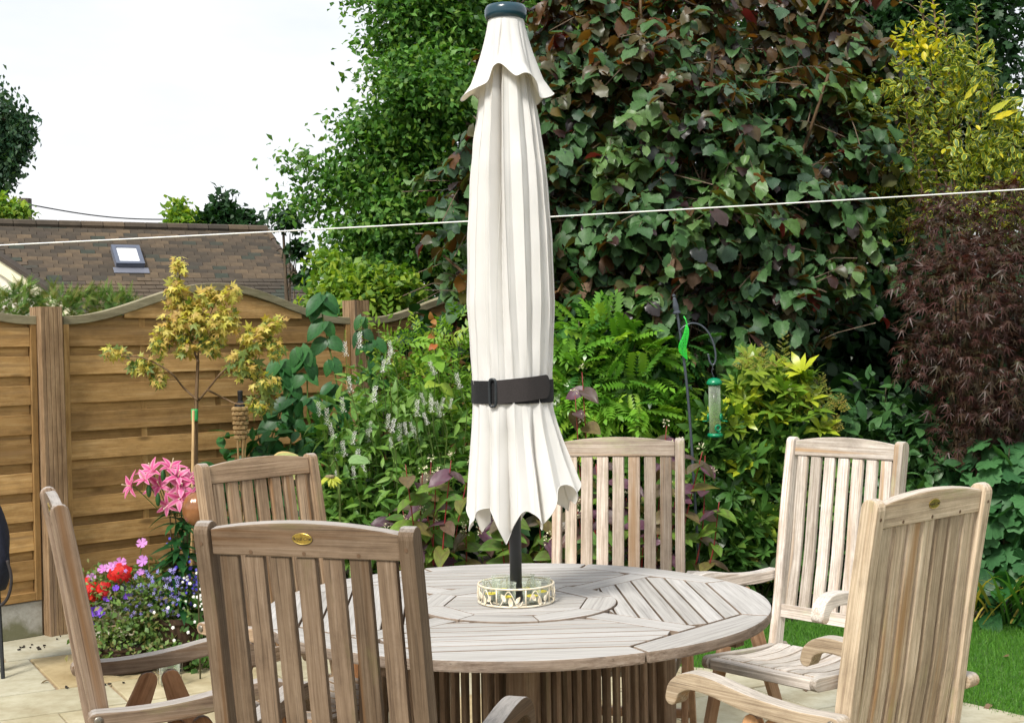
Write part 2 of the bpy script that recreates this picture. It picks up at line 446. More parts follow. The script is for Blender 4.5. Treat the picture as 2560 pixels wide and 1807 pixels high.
leaf_mat('mahonia_dark', [(0.028, 0.105, 0.022), (0.042, 0.140, 0.028), (0.056, 0.168, 0.031)], 0.22, 0.28, vein=0.0, spec=0.5)
leaf_mat('persicaria_purple', [(0.094, 0.037, 0.062), (0.119, 0.056, 0.081), (0.069, 0.035, 0.048), (0.106, 0.088, 0.050)], 0.22, 0.4, vein=0.10, chevron=(0.15, 0.11, 0.13))
leaf_mat('persicaria_green', [(0.113, 0.209, 0.033), (0.164, 0.269, 0.039), (0.075, 0.172, 0.033), (0.194, 0.179, 0.045), (0.128, 0.067, 0.060)], 0.30, 0.42, vein=0.12, chevron=(0.10, 0.055, 0.045))
leaf_mat('pieris_yellow', [(0.497, 0.552, 0.041), (0.359, 0.469, 0.041), (0.620, 0.552, 0.055), (0.248, 0.386, 0.041)], 0.32, 0.3, vein=0.0)
leaf_mat('pieris_mid', [(0.16, 0.27, 0.03), (0.11, 0.22, 0.03), (0.22, 0.30, 0.035)], 0.3, 0.3, vein=0.0)
leaf_mat('pieris_green', [(0.052, 0.137, 0.029), (0.084, 0.185, 0.036), (0.126, 0.225, 0.041)], 0.22, 0.3, vein=0.0, spec=0.5)
leaf_mat('pieris_bud', [(0.312, 0.312, 0.065), (0.390, 0.286, 0.078), (0.221, 0.273, 0.058)], 0.25, 0.5, vein=0)
leaf_mat('laurel_leaf', [(0.035, 0.099, 0.033), (0.056, 0.140, 0.043), (0.077, 0.176, 0.053)], 0.25, 0.35, vein=0.12, nv=4)
leaf_mat('anemone_leaf', [(0.030, 0.104, 0.037), (0.048, 0.146, 0.048), (0.067, 0.183, 0.061)], 0.25, 0.5, vein=0.1)
leaf_mat('strap_leaf', [(0.063, 0.182, 0.036), (0.098, 0.224, 0.042), (0.049, 0.140, 0.035), (0.476, 0.378, 0.084)], 0.28, 0.4, vein=0.0)
leaf_mat('lily_leaf', [(0.014, 0.065, 0.018), (0.022, 0.09, 0.024), (0.03, 0.11, 0.03)], 0.25, 0.38, vein=0.0)
leaf_mat('pot_leaf', [(0.098, 0.187, 0.046), (0.146, 0.250, 0.058), (0.197, 0.285, 0.071), (0.070, 0.142, 0.040), (0.197, 0.178, 0.063)], 0.28, 0.5, vein=0.0)
leaf_mat('hosta_leaf', [(0.30, 0.34, 0.12), (0.36, 0.38, 0.15)], 0.3, 0.5, vein=0.1, margin=(0.55, 0.42, 0.18))
leaf_mat('sunflower_petal', [(0.48, 0.50, 0.06), (0.40, 0.46, 0.07)], 0.35, 0.5, vein=0)
leaf_mat('sunflower_leaf', [(0.22, 0.36, 0.14), (0.18, 0.30, 0.10)], 0.35, 0.5, vein=0.1)
leaf_mat('grass_blade', [(0.064, 0.192, 0.021), (0.090, 0.244, 0.025), (0.129, 0.296, 0.036), (0.052, 0.154, 0.021)], 0.3, 0.5, vein=0)
leaf_mat('stem_green', [(0.10, 0.15, 0.03), (0.08, 0.13, 0.03)], 0.1, 0.5, vein=0)
leaf_mat('stem_red', [(0.26, 0.03, 0.03), (0.20, 0.035, 0.03)], 0.1, 0.4, vein=0)
leaf_mat('stem_dark', [(0.06, 0.05, 0.02), (0.05, 0.06, 0.02)], 0.1, 0.5, vein=0)
leaf_mat('petal_pink', [(0.630, 0.063, 0.252), (0.558, 0.045, 0.198), (0.666, 0.126, 0.324)], 0.3, 0.4, vein=0, margin=(0.82, 0.45, 0.56), soft=True, tcol=(1.1, 0.8, 0.9))
leaf_mat('petal_cream', [(0.85, 0.78, 0.55), (0.88, 0.83, 0.68)], 0.25, 0.4, vein=0, tcol=(1, 0.95, 0.8))
leaf_mat('petal_red', [(0.62, 0.012, 0.010), (0.35, 0.006, 0.010), (0.75, 0.03, 0.015), (0.5, 0.01, 0.01)], 0.15, 0.5, vein=0, tcol=(1, 0.5, 0.5))
leaf_mat('petal_purple', [(0.20, 0.08, 0.62), (0.16, 0.06, 0.52), (0.28, 0.12, 0.66)], 0.2, 0.5, vein=0, tcol=(1, 0.9, 1.1))
leaf_mat('petal_mauve', [(0.55, 0.24, 0.62), (0.62, 0.22, 0.58), (0.66, 0.34, 0.66)], 0.25, 0.5, vein=0, tcol=(1, 0.9, 1))
leaf_mat('petal_blue', [(0.07, 0.05, 0.50), (0.10, 0.08, 0.58), (0.24, 0.22, 0.66)], 0.2, 0.5, vein=0, tcol=(1, 1, 1))
leaf_mat('petal_lilac', [(0.30, 0.26, 0.68), (0.22, 0.18, 0.60), (0.40, 0.36, 0.72)], 0.25, 0.5, vein=0, tcol=(1, 1, 1))
leaf_mat('petal_white', [(0.82, 0.82, 0.76), (0.86, 0.86, 0.82)], 0.25, 0.5, vein=0, tcol=(1, 1, 0.95))
leaf_mat('petal_ivory', [(0.70, 0.66, 0.42), (0.78, 0.74, 0.55)], 0.25, 0.5, vein=0, tcol=(1, 1, 0.8))
leaf_mat('petal_orange', [(0.36, 0.11, 0.03), (0.30, 0.14, 0.04)], 0.25, 0.5, vein=0)

# ------------------------------------------------------------------ object helpers
def thing(name, label, cat, loc=(0, 0, 0), rz=0.0, group=None):
    o = bpy.data.objects.new(name, None)
    o.empty_display_size = 0.05
    COL.objects.link(o)
    o.location = loc
    o.rotation_euler = (0, 0, rz)
    o['label'] = label
    o['category'] = cat
    if group:
        o['group'] = group
    return o

def tag(o, label, cat, group=None):
    o['label'] = label; o['category'] = cat
    if group:
        o['group'] = group
    return o

def struct(o):
    o['kind'] = 'structure'
    return o

def link(name, me, parent=None, stuff=False):
    o = bpy.data.objects.new(name, me)
    COL.objects.link(o)
    if parent is not None:
        o.parent = parent
    if stuff:
        o['kind'] = 'stuff'
    return o

def set_grain(me, axis):
    n = len(me.vertices)
    co = np.empty(n * 3); me.vertices.foreach_get('co', co); co = co.reshape(n, 3)
    a = np.array(axis, float); a /= np.linalg.norm(a)
    h = np.array([0, 0, 1.0]) if abs(a[2]) < 0.9 else np.array([1.0, 0, 0])
    b = np.cross(a, h); b /= np.linalg.norm(b)
    c = np.cross(a, b)
    off = rng.uniform(-50, 50, 3)
    g = np.stack([co @ a, co @ b, co @ c], 1) + off
    at_ = me.attributes.new('grain', 'FLOAT_VECTOR', 'POINT')
    at_.data.foreach_set('vector', g.astype(np.float32).ravel())

def mesh(name, verts, faces, mat, axis=None, bev=0.0, smooth=False, segs=1):
    me = bpy.data.meshes.new(name)
    bm = bmesh.new()
    vs = [bm.verts.new(v) for v in verts]
    for f in faces:
        try:
            bm.faces.new([vs[i] for i in f])
        except ValueError:
            pass
    bmesh.ops.recalc_face_normals(bm, faces=bm.faces)
    if bev > 0:
        es = [e for e in bm.edges if len(e.link_faces) == 2 and e.calc_face_angle(0) > 0.5]
        bmesh.ops.bevel(bm, geom=es, offset=bev, segments=segs, profile=0.6, affect='EDGES', clamp_overlap=True)
    bm.to_mesh(me); bm.free()
    if smooth:
        me.polygons.foreach_set('use_smooth', [True] * len(me.polygons))
    me.materials.append(MATS[mat])
    if axis is not None:
        set_grain(me, axis)
    return me

class MB:
    def __init__(s):
        s.v, s.f = [], []
    def add(s, v, f):
        k = len(s.v)
        s.v += [tuple(x) for x in v]
        s.f += [tuple(i + k for i in q) for q in f]
        return s
    def box(s, c, size, M=None):
        x, y, z = [k / 2 for k in size]
        vs = [Vector((i * x, j * y, k * z)) for k in (-1, 1) for j in (-1, 1) for i in (-1, 1)]
        if M is not None:
            vs = [M @ v for v in vs]
        vs = [v + Vector(c) for v in vs]
        return s.add(vs, [(0, 2, 3, 1), (4, 5, 7, 6), (0, 1, 5, 4), (2, 6, 7, 3), (0, 4, 6, 2), (1, 3, 7, 5)])
    def prism(s, poly, fn0, fn1):
        """poly 2D -> two 3D copies through fn0, fn1"""
        n = len(poly)
        return s.add([fn0(p) for p in poly] + [fn1(p) for p in poly],
                     [tuple(range(n)), tuple(range(2 * n - 1, n - 1, -1))] + [(i, (i + 1) % n, n + (i + 1) % n, n + i) for i in range(n)])
    def tube(s, pts, rad, n=8, cap=True):
        pts = [Vector(p) for p in pts]
        m = len(pts)
        rad = rad if isinstance(rad, (list, tuple)) else [rad] * m
        vs, fs = [], []
        ref = None
        for i, p in enumerate(pts):
            d = (pts[min(i + 1, m - 1)] - pts[max(i - 1, 0)])
            d = d.normalized() if d.length > 1e-9 else Vector((0, 0, 1))
            if ref is None:
                ref = d.orthogonal().normalized()
            ref = (ref - d * ref.dot(d))
            ref = ref.normalized() if ref.length > 1e-6 else d.orthogonal().normalized()
            q = d.cross(ref)
            for k in range(n):
                a = 2 * PI * k / n
                vs.append(p + (ref * math.cos(a) + q * math.sin(a)) * rad[i])
        for i in range(m - 1):
            for k in range(n):
                fs.append((i * n + k, i * n + (k + 1) % n, (i + 1) * n + (k + 1) % n, (i + 1) * n + k))
        if cap:
            fs.append(tuple(range(n - 1, -1, -1)))
            fs.append(tuple((m - 1) * n + k for k in range(n)))
        return s.add(vs, fs)
    def lathe(s, prof, n=24, c=(0, 0, 0), closed=False):
        """prof: list of (r, z)"""
        vs, fs = [], []
        m = len(prof)
        for r, z in prof:
            for k in range(n):
                a = 2 * PI * k / n
                vs.append((c[0] + r * math.cos(a), c[1] + r * math.sin(a), c[2] + z))
        for i in range(m - 1 + (1 if closed else 0)):
            j = (i + 1) % m
            for k in range(n):
                fs.append((i * n + k, i * n + (k + 1) % n, j * n + (k + 1) % n, j * n + k))
        if not closed:
            if prof[0][0] > 1e-6: fs.append(tuple(range(n - 1, -1, -1)))
            if prof[-1][0] > 1e-6: fs.append(tuple((m - 1) * n + k for k in range(n)))
        return s.add(vs, fs)
    def build(s, name, mat, parent=None, axis=None, bev=0.0, smooth=False, segs=1, stuff=False):
        return link(name, mesh(name, s.v, s.f, mat, axis, bev, smooth, segs), parent, stuff)

def smooth_path(pts, n=6):
    """Catmull-Rom through points"""
    P = [Vector(p) for p in pts]
    P = [P[0] * 2 - P[1]] + P + [P[-1] * 2 - P[-2]]
    out = []
    for i in range(1, len(P) - 2):
        for k in range(n):
            t_ = k / n
            a, b_, c, d = P[i - 1], P[i], P[i + 1], P[i + 2]
            out.append(0.5 * ((2 * b_) + (c - a) * t_ + (2 * a - 5 * b_ + 4 * c - d) * t_ ** 2 + (3 * b_ - a - 3 * c + d) * t_ ** 3))
    out.append(P[-2])
    return out

def strip_profile(path, w, cap0=False, cap1=False, n=6):
    """outline of a strip of width w (number or list) along a 2D path, with round ends where asked"""
    P = [Vector((p[0], p[1])) for p in path]
    m = len(P)
    W = w if isinstance(w, (list, tuple)) else [w] * m
    Lf, Rt = [], []
    for i, p in enumerate(P):
        d = (P[min(i + 1, m - 1)] - P[max(i - 1, 0)]).normalized()
        nrm = Vector((-d.y, d.x))
        Lf.append(p + nrm * W[i] / 2); Rt.append(p - nrm * W[i] / 2)
    out = list(Lf)
    if cap1:
        d = (P[-1] - P[-2]).normalized(); nrm = Vector((-d.y, d.x)); r = W[-1] / 2
        for k in range(1, n):
            a = PI * k / n
            out.append(P[-1] + nrm * math.cos(a) * r + d * math.sin(a) * r)
    out += Rt[::-1]
    if cap0:
        d = (P[0] - P[1]).normalized(); nrm = Vector((-d.y, d.x)); r = W[0] / 2
        for k in range(1, n):
            a = PI * k / n
            out.append(P[0] + nrm * math.cos(a) * r + d * math.sin(a) * r)
    return out

def clip_poly(poly, inside, cross):
    out = []
    n = len(poly)
    for i in range(n):
        a, b_ = poly[i], poly[(i + 1) % n]
        ia, ib = inside(a), inside(b_)
        if ia: out.append(a)
        if ia != ib: out.append(cross(a, b_))
    return out

def clip_half(poly, nx, ny, c):
    """keep nx*x + ny*y <= c"""
    f = lambda p: nx * p[0] + ny * p[1] - c
    def cross(a, b_):
        fa, fb = f(a), f(b_)
        t_ = fa / (fa - fb)
        return (a[0] + (b_[0] - a[0]) * t_, a[1] + (b_[1] - a[1]) * t_)
    return clip_poly(poly, lambda p: f(p) <= 0, cross)

def copy_tree(o, parent=None):
    c = o.copy()
    COL.objects.link(c)
    c.parent = parent
    for ch in list(o.children):
        copy_tree(ch, c)
    return c

# ------------------------------------------------------------------ the ground, patio, lawn and bed
TC = Vector((0.0, 3.95))            # centre of the round table
g = MB().box((0, 30, -0.16), (240, 240, 0.1)).build('ground', 'ground'); struct(g)

PATIO_R = 2.46
circle = [(TC.x + PATIO_R * math.cos(a), TC.y + PATIO_R * math.sin(a)) for a in [2 * PI * k / 96 for k in range(96)]]
def in_patio(x, y):
    return math.hypot(x - TC.x, y - TC.y) < PATIO_R or x < -0.55

patio = thing('patio', '', '', (0, 0, 0)); del patio['label']; del patio['category']; struct(patio)
base = [(-7, -1), (-0.55, -1)] + [(TC.x + PATIO_R * math.cos(a), TC.y + PATIO_R * math.sin(a)) for a in np.linspace(-1.797, 1.797, 60)] + [(-0.55, 9.5), (-7, 9.5)]
MB().prism(base, lambda p: (p[0], p[1], -0.05), lambda p: (p[0], p[1], -0.009)).build('mortar_bed', 'mortar', patio)
ca, sa = math.cos(R(29.4)), math.sin(R(29.4))
fence_clip = (-0.7071, 0.7071, 6.96)    # keep the slabs on this side of the fence
rs = random.Random(5)
v = -4.2
while v < 7.5:
    h = rs.choice([0.42, 0.56, 0.56, 0.70])
    u = -4.5 + rs.uniform(0, 0.5)
    while u < 8.5:
        w = rs.choice([0.42, 0.56, 0.7, 0.84])
        gp = 0.006
        q = [(u + gp, v + gp), (u + w - gp, v + gp), (u + w - gp, v + h - gp), (u + gp, v + h - gp)]
        jit = lambda: rs.uniform(-0.004, 0.004)
        q = [(a * ca - b_ * sa + jit(), a * sa + b_ * ca + jit()) for a, b_ in q]
        u += w
        cx = sum(p[0] for p in q) / 4; cyy = sum(p[1] for p in q) / 4
        if cx < -4.6 or cyy < 1.2:
            continue
        q = clip_half(q, *fence_clip)
        if len(q) < 3: continue
        if cx > -0.75:
            for k in range(96):
                if len(q) < 3: break
                a = 2 * PI * (k + 0.5) / 96
                q = clip_half(q, math.cos(a), math.sin(a), math.cos(a) * TC.x + math.sin(a) * TC.y + PATIO_R - 0.004)
        if len(q) < 3: continue
        # far parts that no one can see
        area = 0.5 * abs(sum(q[i][0] * q[(i + 1) % len(q)][1] - q[(i + 1) % len(q)][0] * q[i][1] for i in range(len(q))))
        if area < 0.004: continue
        z = rs.uniform(-0.002, 0.002)
        tx, ty = rs.uniform(-0.003, 0.003), rs.uniform(-0.003, 0.003)
        MB().prism(q, lambda p: (p[0], p[1], -0.04), lambda p: (p[0], p[1], z + tx * (p[0] - cx) + ty * (p[1] - cyy))).build('slab', 'sandstone', patio, bev=0.005, segs=2)
    v += h

# lawn: curved edge against the patio, the bed behind
lawn_out = [(TC.x + (PATIO_R + 0.02) * math.cos(a), TC.y + (PATIO_R + 0.02) * math.sin(a)) for a in np.linspace(-0.9, 1.80, 40)]
lawn_back = [(-0.6, 7.05), (0.6, 7.25), (1.4, 7.35), (2.4, 7.3), (3.6, 7.0), (4.6, 6.6), (5.0, 2.0)]
lp = lawn_out + lawn_back
lawn = MB().prism(lp, lambda p: (p[0], p[1], -0.1), lambda p: (p[0], p[1], -0.012)).build('lawn', 'lawn_base'); struct(lawn)
bed_poly = [(-0.6, 7.0), (0.6, 7.2), (1.4, 7.3), (2.4, 7.25), (3.6, 6.95), (4.6, 6.5), (8, 6.5), (8, 14), (-0.9, 14), (-0.9, 9.0), (-2.1, 7.75), (-1.7, 7.1)]
bed = MB().prism(bed_poly, lambda p: (p[0], p[1], -0.09), lambda p: (p[0], p[1], 0.015)).build('flower_bed_soil', 'soil'); struct(bed)

# ------------------------------------------------------------------ teak chairs
ST = smooth_path([(-0.148, 0.37), (-0.185, 0.56), (-0.212, 0.74), (-0.242, 0.93), (-0.278, 1.125)], 5)
def make_chair():
    root = thing('garden_chair', 'x x x x', 'chair', group='teak chairs around the table')
    root['label'] = ''
    X = lambda x: (lambda p: (x, p[0], p[1]))
    for s in (-1, 1):
        pr = strip_profile(ST, 0.043, True, True, 8)
        MB().prism(pr, X(s * 0.227 - 0.0165), X(s * 0.227 + 0.0165)).build('stile', 'teak', root, (0, -0.17, 1), 0.0035, segs=2)
    # back frame of reference near the top
    top = Vector((0, -0.278, 1.125)); tdir = Vector((0, -0.17, 0.98)).normalized(); nrm = Vector((0, 0.98, 0.17)).normalized()
    def rail(name, s0, s1, arch, th):
        n = 12; xs = [-0.209 + 0.418 * k / n for k in range(n + 1)]
        poly = [(x, s0) for x in xs] + [(x, s1 + arch * (1 - (x / 0.209) ** 2)) for x in xs[::-1]]
        return MB().prism(poly, lambda p: top + Vector((p[0], 0, 0)) + tdir * p[1] - nrm * th / 2, lambda p: top + Vector((p[0], 0, 0)) + tdir * p[1] + nrm * th / 2)
    rail('top_rail', -0.046, 0.008, 0.018, 0.024).build('top_rail', 'teak', root, (1, 0, 0), 0.004, segs=2)
    bl = Vector((0, -0.176, 0.528)); 
    MB().box(bl, (0.418, 0.024, 0.046), Matrix.Rotation(R(9), 3, 'X')).build('bottom_rail', 'teak', root, (1, 0, 0), 0.003, segs=2)
    # contoured slats
    for k in range(7):
        x = (k - 3) * 0.0585
        path = smooth_path([(-0.180, 0.545), (-0.197, 0.63), (-0.219, 0.74), (-0.243, 0.90), (-0.2705, 1.079)], 4)
        w = 0.0213
        MB().prism(strip_profile(path, 0.015), X(x - w), X(x + w)).build('slat', 'teak', root, (0, -0.17, 1), 0.0035, segs=2)
    # arms
    for s in (-1, 1):
        path = smooth_path([(-0.212, 0.652), (-0.10, 0.648), (0.02, 0.657), (0.14, 0.677), (0.205, 0.678), (0.245, 0.658), (0.258, 0.630)], 5)
        n = len(path)
        w = [0.036 + 0.006 * math.sin(PI * i / (n - 1)) for i in range(n)]
        pr = strip_profile(path, w, True, True, 6)
        arm = MB().prism(pr, X(s * 0.273 - 0.0235), X(s * 0.273 + 0.0235)).build('armrest', 'teak', root, (0, 1, 0), 0.0045, segs=2)
        b_ = MB().lathe([(0, 0), (0.0105, 0), (0.0105, 0.002), (0.008, 0.004), (0, 0.004)], 12)
        M_ = Matrix.Translation((s * 0.297, -0.208, 0.652)) @ Matrix.Rotation(R(90) * s, 4, 'Y')
        b_.v = [tuple(M_ @ Vector(p)) for p in b_.v]
        b_.build('bolt', 'bolt_steel', arm, smooth=True)
        # folding legs, an upside-down V under each arm
        for (p0, p1, nb) in (((-0.030, 0.603), (-0.275, 0.0), 2), ((0.031, 0.603), (0.225, 0.0), 1)):
            path = [(p0[0] + (p1[0] - p0[0]) * i / 8, p0[1] + (p1[1] - p0[1]) * i / 8) for i in range(9)]
            pr = strip_profile(path, [0.050, 0.062, 0.058, 0.052, 0.048, 0.046, 0.046, 0.046, 0.046], True, False, 6)
            pr = [(p[0], max(p[1], 0.0)) for p in pr]
            leg = MB().prism(pr, X(s * 0.262 - 0.011), X(s * 0.262 + 0.011)).build('leg', 'teak_leg', root, (0, p1[0] - p0[0], p1[1] - p0[1]), 0.004, segs=2)
            for j in range(nb):
                f_ = (0.03, 0.10)[j] if nb == 2 else 0.045
                yy = p0[0] + (p1[0] - p0[0]) * f_; zz = p0[1] + (p1[1] - p0[1]) * f_
                b_ = MB().lathe([(0, 0), (0.0085, 0), (0.0085, 0.002), (0.006, 0.004), (0, 0.004)], 10)
                M_ = Matrix.Translation((s * 0.2732, yy, zz)) @ Matrix.Rotation(R(90) * s, 4, 'Y')
                b_.v = [tuple(M_ @ Vector(p)) for p in b_.v]
                b_.build('bolt', 'brass', leg, smooth=True)
        # seat side rails
        path = smooth_path([(-0.19, 0.392), (-0.05, 0.390), (0.10, 0.398), (0.215, 0.404)], 4)
        MB().prism(strip_profile(path, 0.046, True, True, 6), X(s * 0.224 - 0.012), X(s * 0.224 + 0.012)).build('seat_rail', 'teak', root, (0, 1, 0), 0.004, segs=2)
    for k in range(7):
        x = (k - 3) * 0.0598
        path = smooth_path([(-0.150, 0.410), (-0.06, 0.398), (0.06, 0.400), (0.14, 0.412), (0.186, 0.414)], 4)
        MB().prism(strip_profile(path, 0.014), X(x - 0.0255), X(x + 0.0255)).build('seat_slat', 'teak', root, (0, 1, 0), 0.003, segs=2)
    MB().box((0, 0.206, 0.400), (0.422, 0.036, 0.036)).build('front_rail', 'teak', root, (1, 0, 0), 0.004)
    MB().box((0, -0.150, 0.386), (0.422, 0.024, 0.030)).build('rear_rail', 'teak', root, (1, 0, 0), 0.004)
    MB().box((0, -0.215, 0.150), (0.500, 0.022, 0.034)).build('stretcher', 'teak_leg', root, (1, 0, 0), 0.004)
    MB().box((0, 0.178, 0.150), (0.500, 0.022, 0.034)).build('stretcher', 'teak_leg', root, (1, 0, 0), 0.004)
    # dowel plugs on the back of the rail and stiles
    pm = mesh('dowel', *(lambda b_: (b_.v, b_.f))(MB().lathe([(0, 0), (0.0042, 0), (0.0042, 0.0006), (0, 0.0006)], 10)), 'plug_wood')
    for (x, s, th) in ((-0.120, -0.037, 0.012), (0.0, -0.037, 0.012), (0.120, -0.037, 0.012), (-0.227, -0.020, 0.0215), (0.227, -0.020, 0.0215)):
        d = link('dowel', pm, root)
        d.matrix_basis = Matrix.Translation(top + Vector((x, 0, 0)) + tdir * s - nrm * (th + 0.0002)) @ (-nrm).to_track_quat('Z', 'Y').to_matrix().to_4x4()
    # oval maker's plate with its lettering
    bz = MB().lathe([(0, 0), (1, 0), (1, 0.0014), (0.94, 0.0020), (0.86, 0.0014), (0, 0.0014)], 32)
    qm = (-nrm).to_track_quat('Z', 'Y').to_matrix()
    pc = top + tdir * (-0.006) - nrm * 0.0122
    ex = Vector((-1, 0, 0)); ey = tdir; ez = -nrm
    fr = Matrix((-ex, ey, ez)).transposed()
    bz.v = [tuple(pc + fr @ Vector((p[0] * 0.0225, p[1] * 0.0118, p[2]))) for p in bz.v]
    plate = bz.build('maker_plate', 'brass', root, smooth=False)
    cu = bpy.data.curves.new('lettering', 'FONT')
    cu.body = 'Royal Craft'; cu.size = 0.0098; cu.shear = 0.35; cu.align_x = 'CENTER'; cu.align_y = 'CENTER'; cu.extrude = 0.0002
    tmp = bpy.data.objects.new('tmp_text', cu); COL.objects.link(tmp)
    dg = bpy.context.evaluated_depsgraph_get()
    tm = bpy.data.meshes.new_from_object(tmp.evaluated_get(dg))
    bpy.data.objects.remove(tmp)
    tm.name = 'lettering'
    tm.materials.clear(); tm.materials.append(MATS['brass_ink'])
    lt = link('lettering', tm, plate)
    fr2 = Matrix((Vector((1, 0, 0)), ey, ez)).transposed().to_4x4(); fr2.translation = pc - nrm * 0.0016
    lt.matrix_basis = fr2
    for x in (-0.0175, 0.0175):
        sc1 = MB().lathe([(0, 0), (0.0022, 0), (0.0016, 0.0008), (0, 0.0009)], 8)
        sc1.v = [tuple(pc + fr @ Vector((p[0] + x, p[1], p[2] + 0.0014))) for p in sc1.v]
        sc1.build('screw', 'brass_ink', plate)
    return root

chair0 = make_chair()
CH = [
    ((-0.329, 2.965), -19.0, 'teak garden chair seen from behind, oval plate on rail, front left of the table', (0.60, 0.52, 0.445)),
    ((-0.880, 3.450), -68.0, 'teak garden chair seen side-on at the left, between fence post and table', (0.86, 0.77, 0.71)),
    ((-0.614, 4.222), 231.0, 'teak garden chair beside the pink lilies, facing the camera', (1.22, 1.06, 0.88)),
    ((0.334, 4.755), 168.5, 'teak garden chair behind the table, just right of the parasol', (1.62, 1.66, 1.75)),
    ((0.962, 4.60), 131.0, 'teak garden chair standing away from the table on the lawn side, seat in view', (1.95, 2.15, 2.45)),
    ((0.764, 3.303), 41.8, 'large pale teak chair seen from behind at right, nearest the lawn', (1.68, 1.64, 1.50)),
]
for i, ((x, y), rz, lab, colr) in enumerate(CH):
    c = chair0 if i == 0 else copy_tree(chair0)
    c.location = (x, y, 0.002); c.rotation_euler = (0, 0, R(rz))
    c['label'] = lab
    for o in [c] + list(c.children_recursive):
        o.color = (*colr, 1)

# ------------------------------------------------------------------ round slatted table
TR, TZ, TT = 0.732, 0.745, 0.030
TROT = R(3)
table = thing('round_table', 'round weathered teak table with radiating slats and turntable centre', 'table', (TC.x, TC.y, 0.002), TROT)
def plank(poly, name, axis, z1=TZ, th=0.024, bev=0.0022, parent=table):
    return MB().prism(poly, lambda p: (p[0], p[1], z1 - th), lambda p: (p[0], p[1], z1)).build(name, 'teak_table', parent, axis, bev, segs=2)
AP, RS, GP = 0.606, 0.292, 0.0034
for k in range(8):                                  # rim: straight inside, curved outside
    a0 = PI / 4 * k - PI / 8; a1 = a0 + PI / 4
    am = (a0 + a1) / 2
    hl = AP * math.tan(PI / 8) - GP
    t_ = Vector((-math.sin(am), math.cos(am))); n_ = Vector((math.cos(am), math.sin(am)))
    poly = [n_ * (AP + GP) - t_ * hl, n_ * (AP + GP) + t_ * hl]
    ga = GP / TR
    poly += [Vector((math.cos(a), math.sin(a))) * TR for a in np.linspace(a1 - ga, a0 + ga, 13)]
    plank(poly, 'rim_board', (t_.x, t_.y, 0), th=TT, bev=0.006)
BW = 0.040
for k in range(4):                                  # diagonal boards
    a = PI / 4 + PI / 2 * k
    d = Vector((math.cos(a), math.sin(a))); t_ = Vector((-d.y, d.x))
    r0 = math.sqrt((RS + GP) ** 2 - BW ** 2)
    poly = [d * (AP - GP) - t_ * BW, d * (AP - GP) + t_ * BW] + [d * math.sqrt((RS + GP) ** 2 - w * w) + t_ * w for w in np.linspace(BW, -BW, 7)]
    plank(poly, 'diagonal_board', (d.x, d.y, 0))
for k in range(4):                                  # slats of the four fields
    a = PI / 2 * k
    n_ = Vector((math.cos(a), math.sin(a))); t_ = Vector((-n_.y, n_.x))
    edges = list(np.linspace(0.2095, AP, 8))
    for j in range(7):
        a0, a1 = edges[j] + GP * 0.9, edges[j + 1] - GP * 0.9
        # half width limited by diagonal boards (line at 45 deg offset BW) and by the octagon
        lim = lambda r: min(r - (BW + GP) * math.sqrt(2), (AP * math.sqrt(2) - r) - GP * 1.5)
        h1, h0 = lim(a1), lim(a0)
        top_ = [(x, a1) for x in np.linspace(-h1, h1, 15)]
        inner = []
        hh = h0
        for x in np.linspace(h0, -h0, 15):
            c_ = math.sqrt(max(0, (RS + GP) ** 2 - x * x))
            inner.append((x, min(max(a0, c_), a1 - 0.001) if c_ > a0 else a0))
        if all(p[1] > a1 - 0.004 for p in inner): continue
        if any(p[1] >= a1 - 0.0015 for p in inner):   # turntable eats through: two pieces
            xs = math.sqrt(max(0, (RS + GP) ** 2 - (a1 - 0.004) ** 2))
            for s in (-1, 1):
                pts = [(s * x, a1) for x in np.linspace(xs, h1, 6)]
                inn = [(s * x, max(a0, math.sqrt(max(0, (RS + GP) ** 2 - x * x)))) for x in np.linspace(h0, xs, 8)]
                poly = pts + inn
                if h0 <= xs: continue
                plank([n_ * p[1] + t_ * p[0] for p in poly], 'slat', (t_.x, t_.y, 0))
        else:
            plank([n_ * p[1] + t_ * p[0] for p in top_ + inner], 'slat', (t_.x, t_.y, 0))
# turntable
tt = MB().lathe([(0, 0), (0.27, 0), (0.27, 0.012), (0, 0.012)], 48, (0, 0, TZ - 0.030)).build('turntable', 'teak_base', table, (1, 0, 0))
RI = 0.215
for k in range(8):
    a0 = PI / 4 * k + R(9); a1 = a0 + PI / 4; am = (a0 + a1) / 2
    t_ = Vector((-math.sin(am), math.cos(am))); n_ = Vector((math.cos(am), math.sin(am)))
    ap = RI * math.cos(PI / 8); hl = ap * math.tan(PI / 8) - 0.0012
    poly = [n_ * (ap + 0.001) - t_ * hl, n_ * (ap + 0.001) + t_ * hl] + [Vector((math.cos(a), math.sin(a))) * (RS - 0.001) for a in np.linspace(a1 - 0.005, a0 + 0.005, 9)]
    plank(poly, 'turntable_rim', (t_.x, t_.y, 0), TZ + 0.004, 0.02, parent=tt)
octo = [(RI * math.cos(PI / 4 * k + R(9)) * 0.985, RI * math.sin(PI / 4 * k + R(9)) * 0.985) for k in range(8)]
for j in range(-4, 4):
    q = clip_half(clip_half(octo, 0, 1, (j + 1) * 0.05 - 0.0014), 0, -1, -(j * 0.05 + 0.0014))
    if len(q) >= 3:
        plank(q, 'turntable_slat', (1, 0, 0), TZ + 0.0035, 0.02, parent=tt)
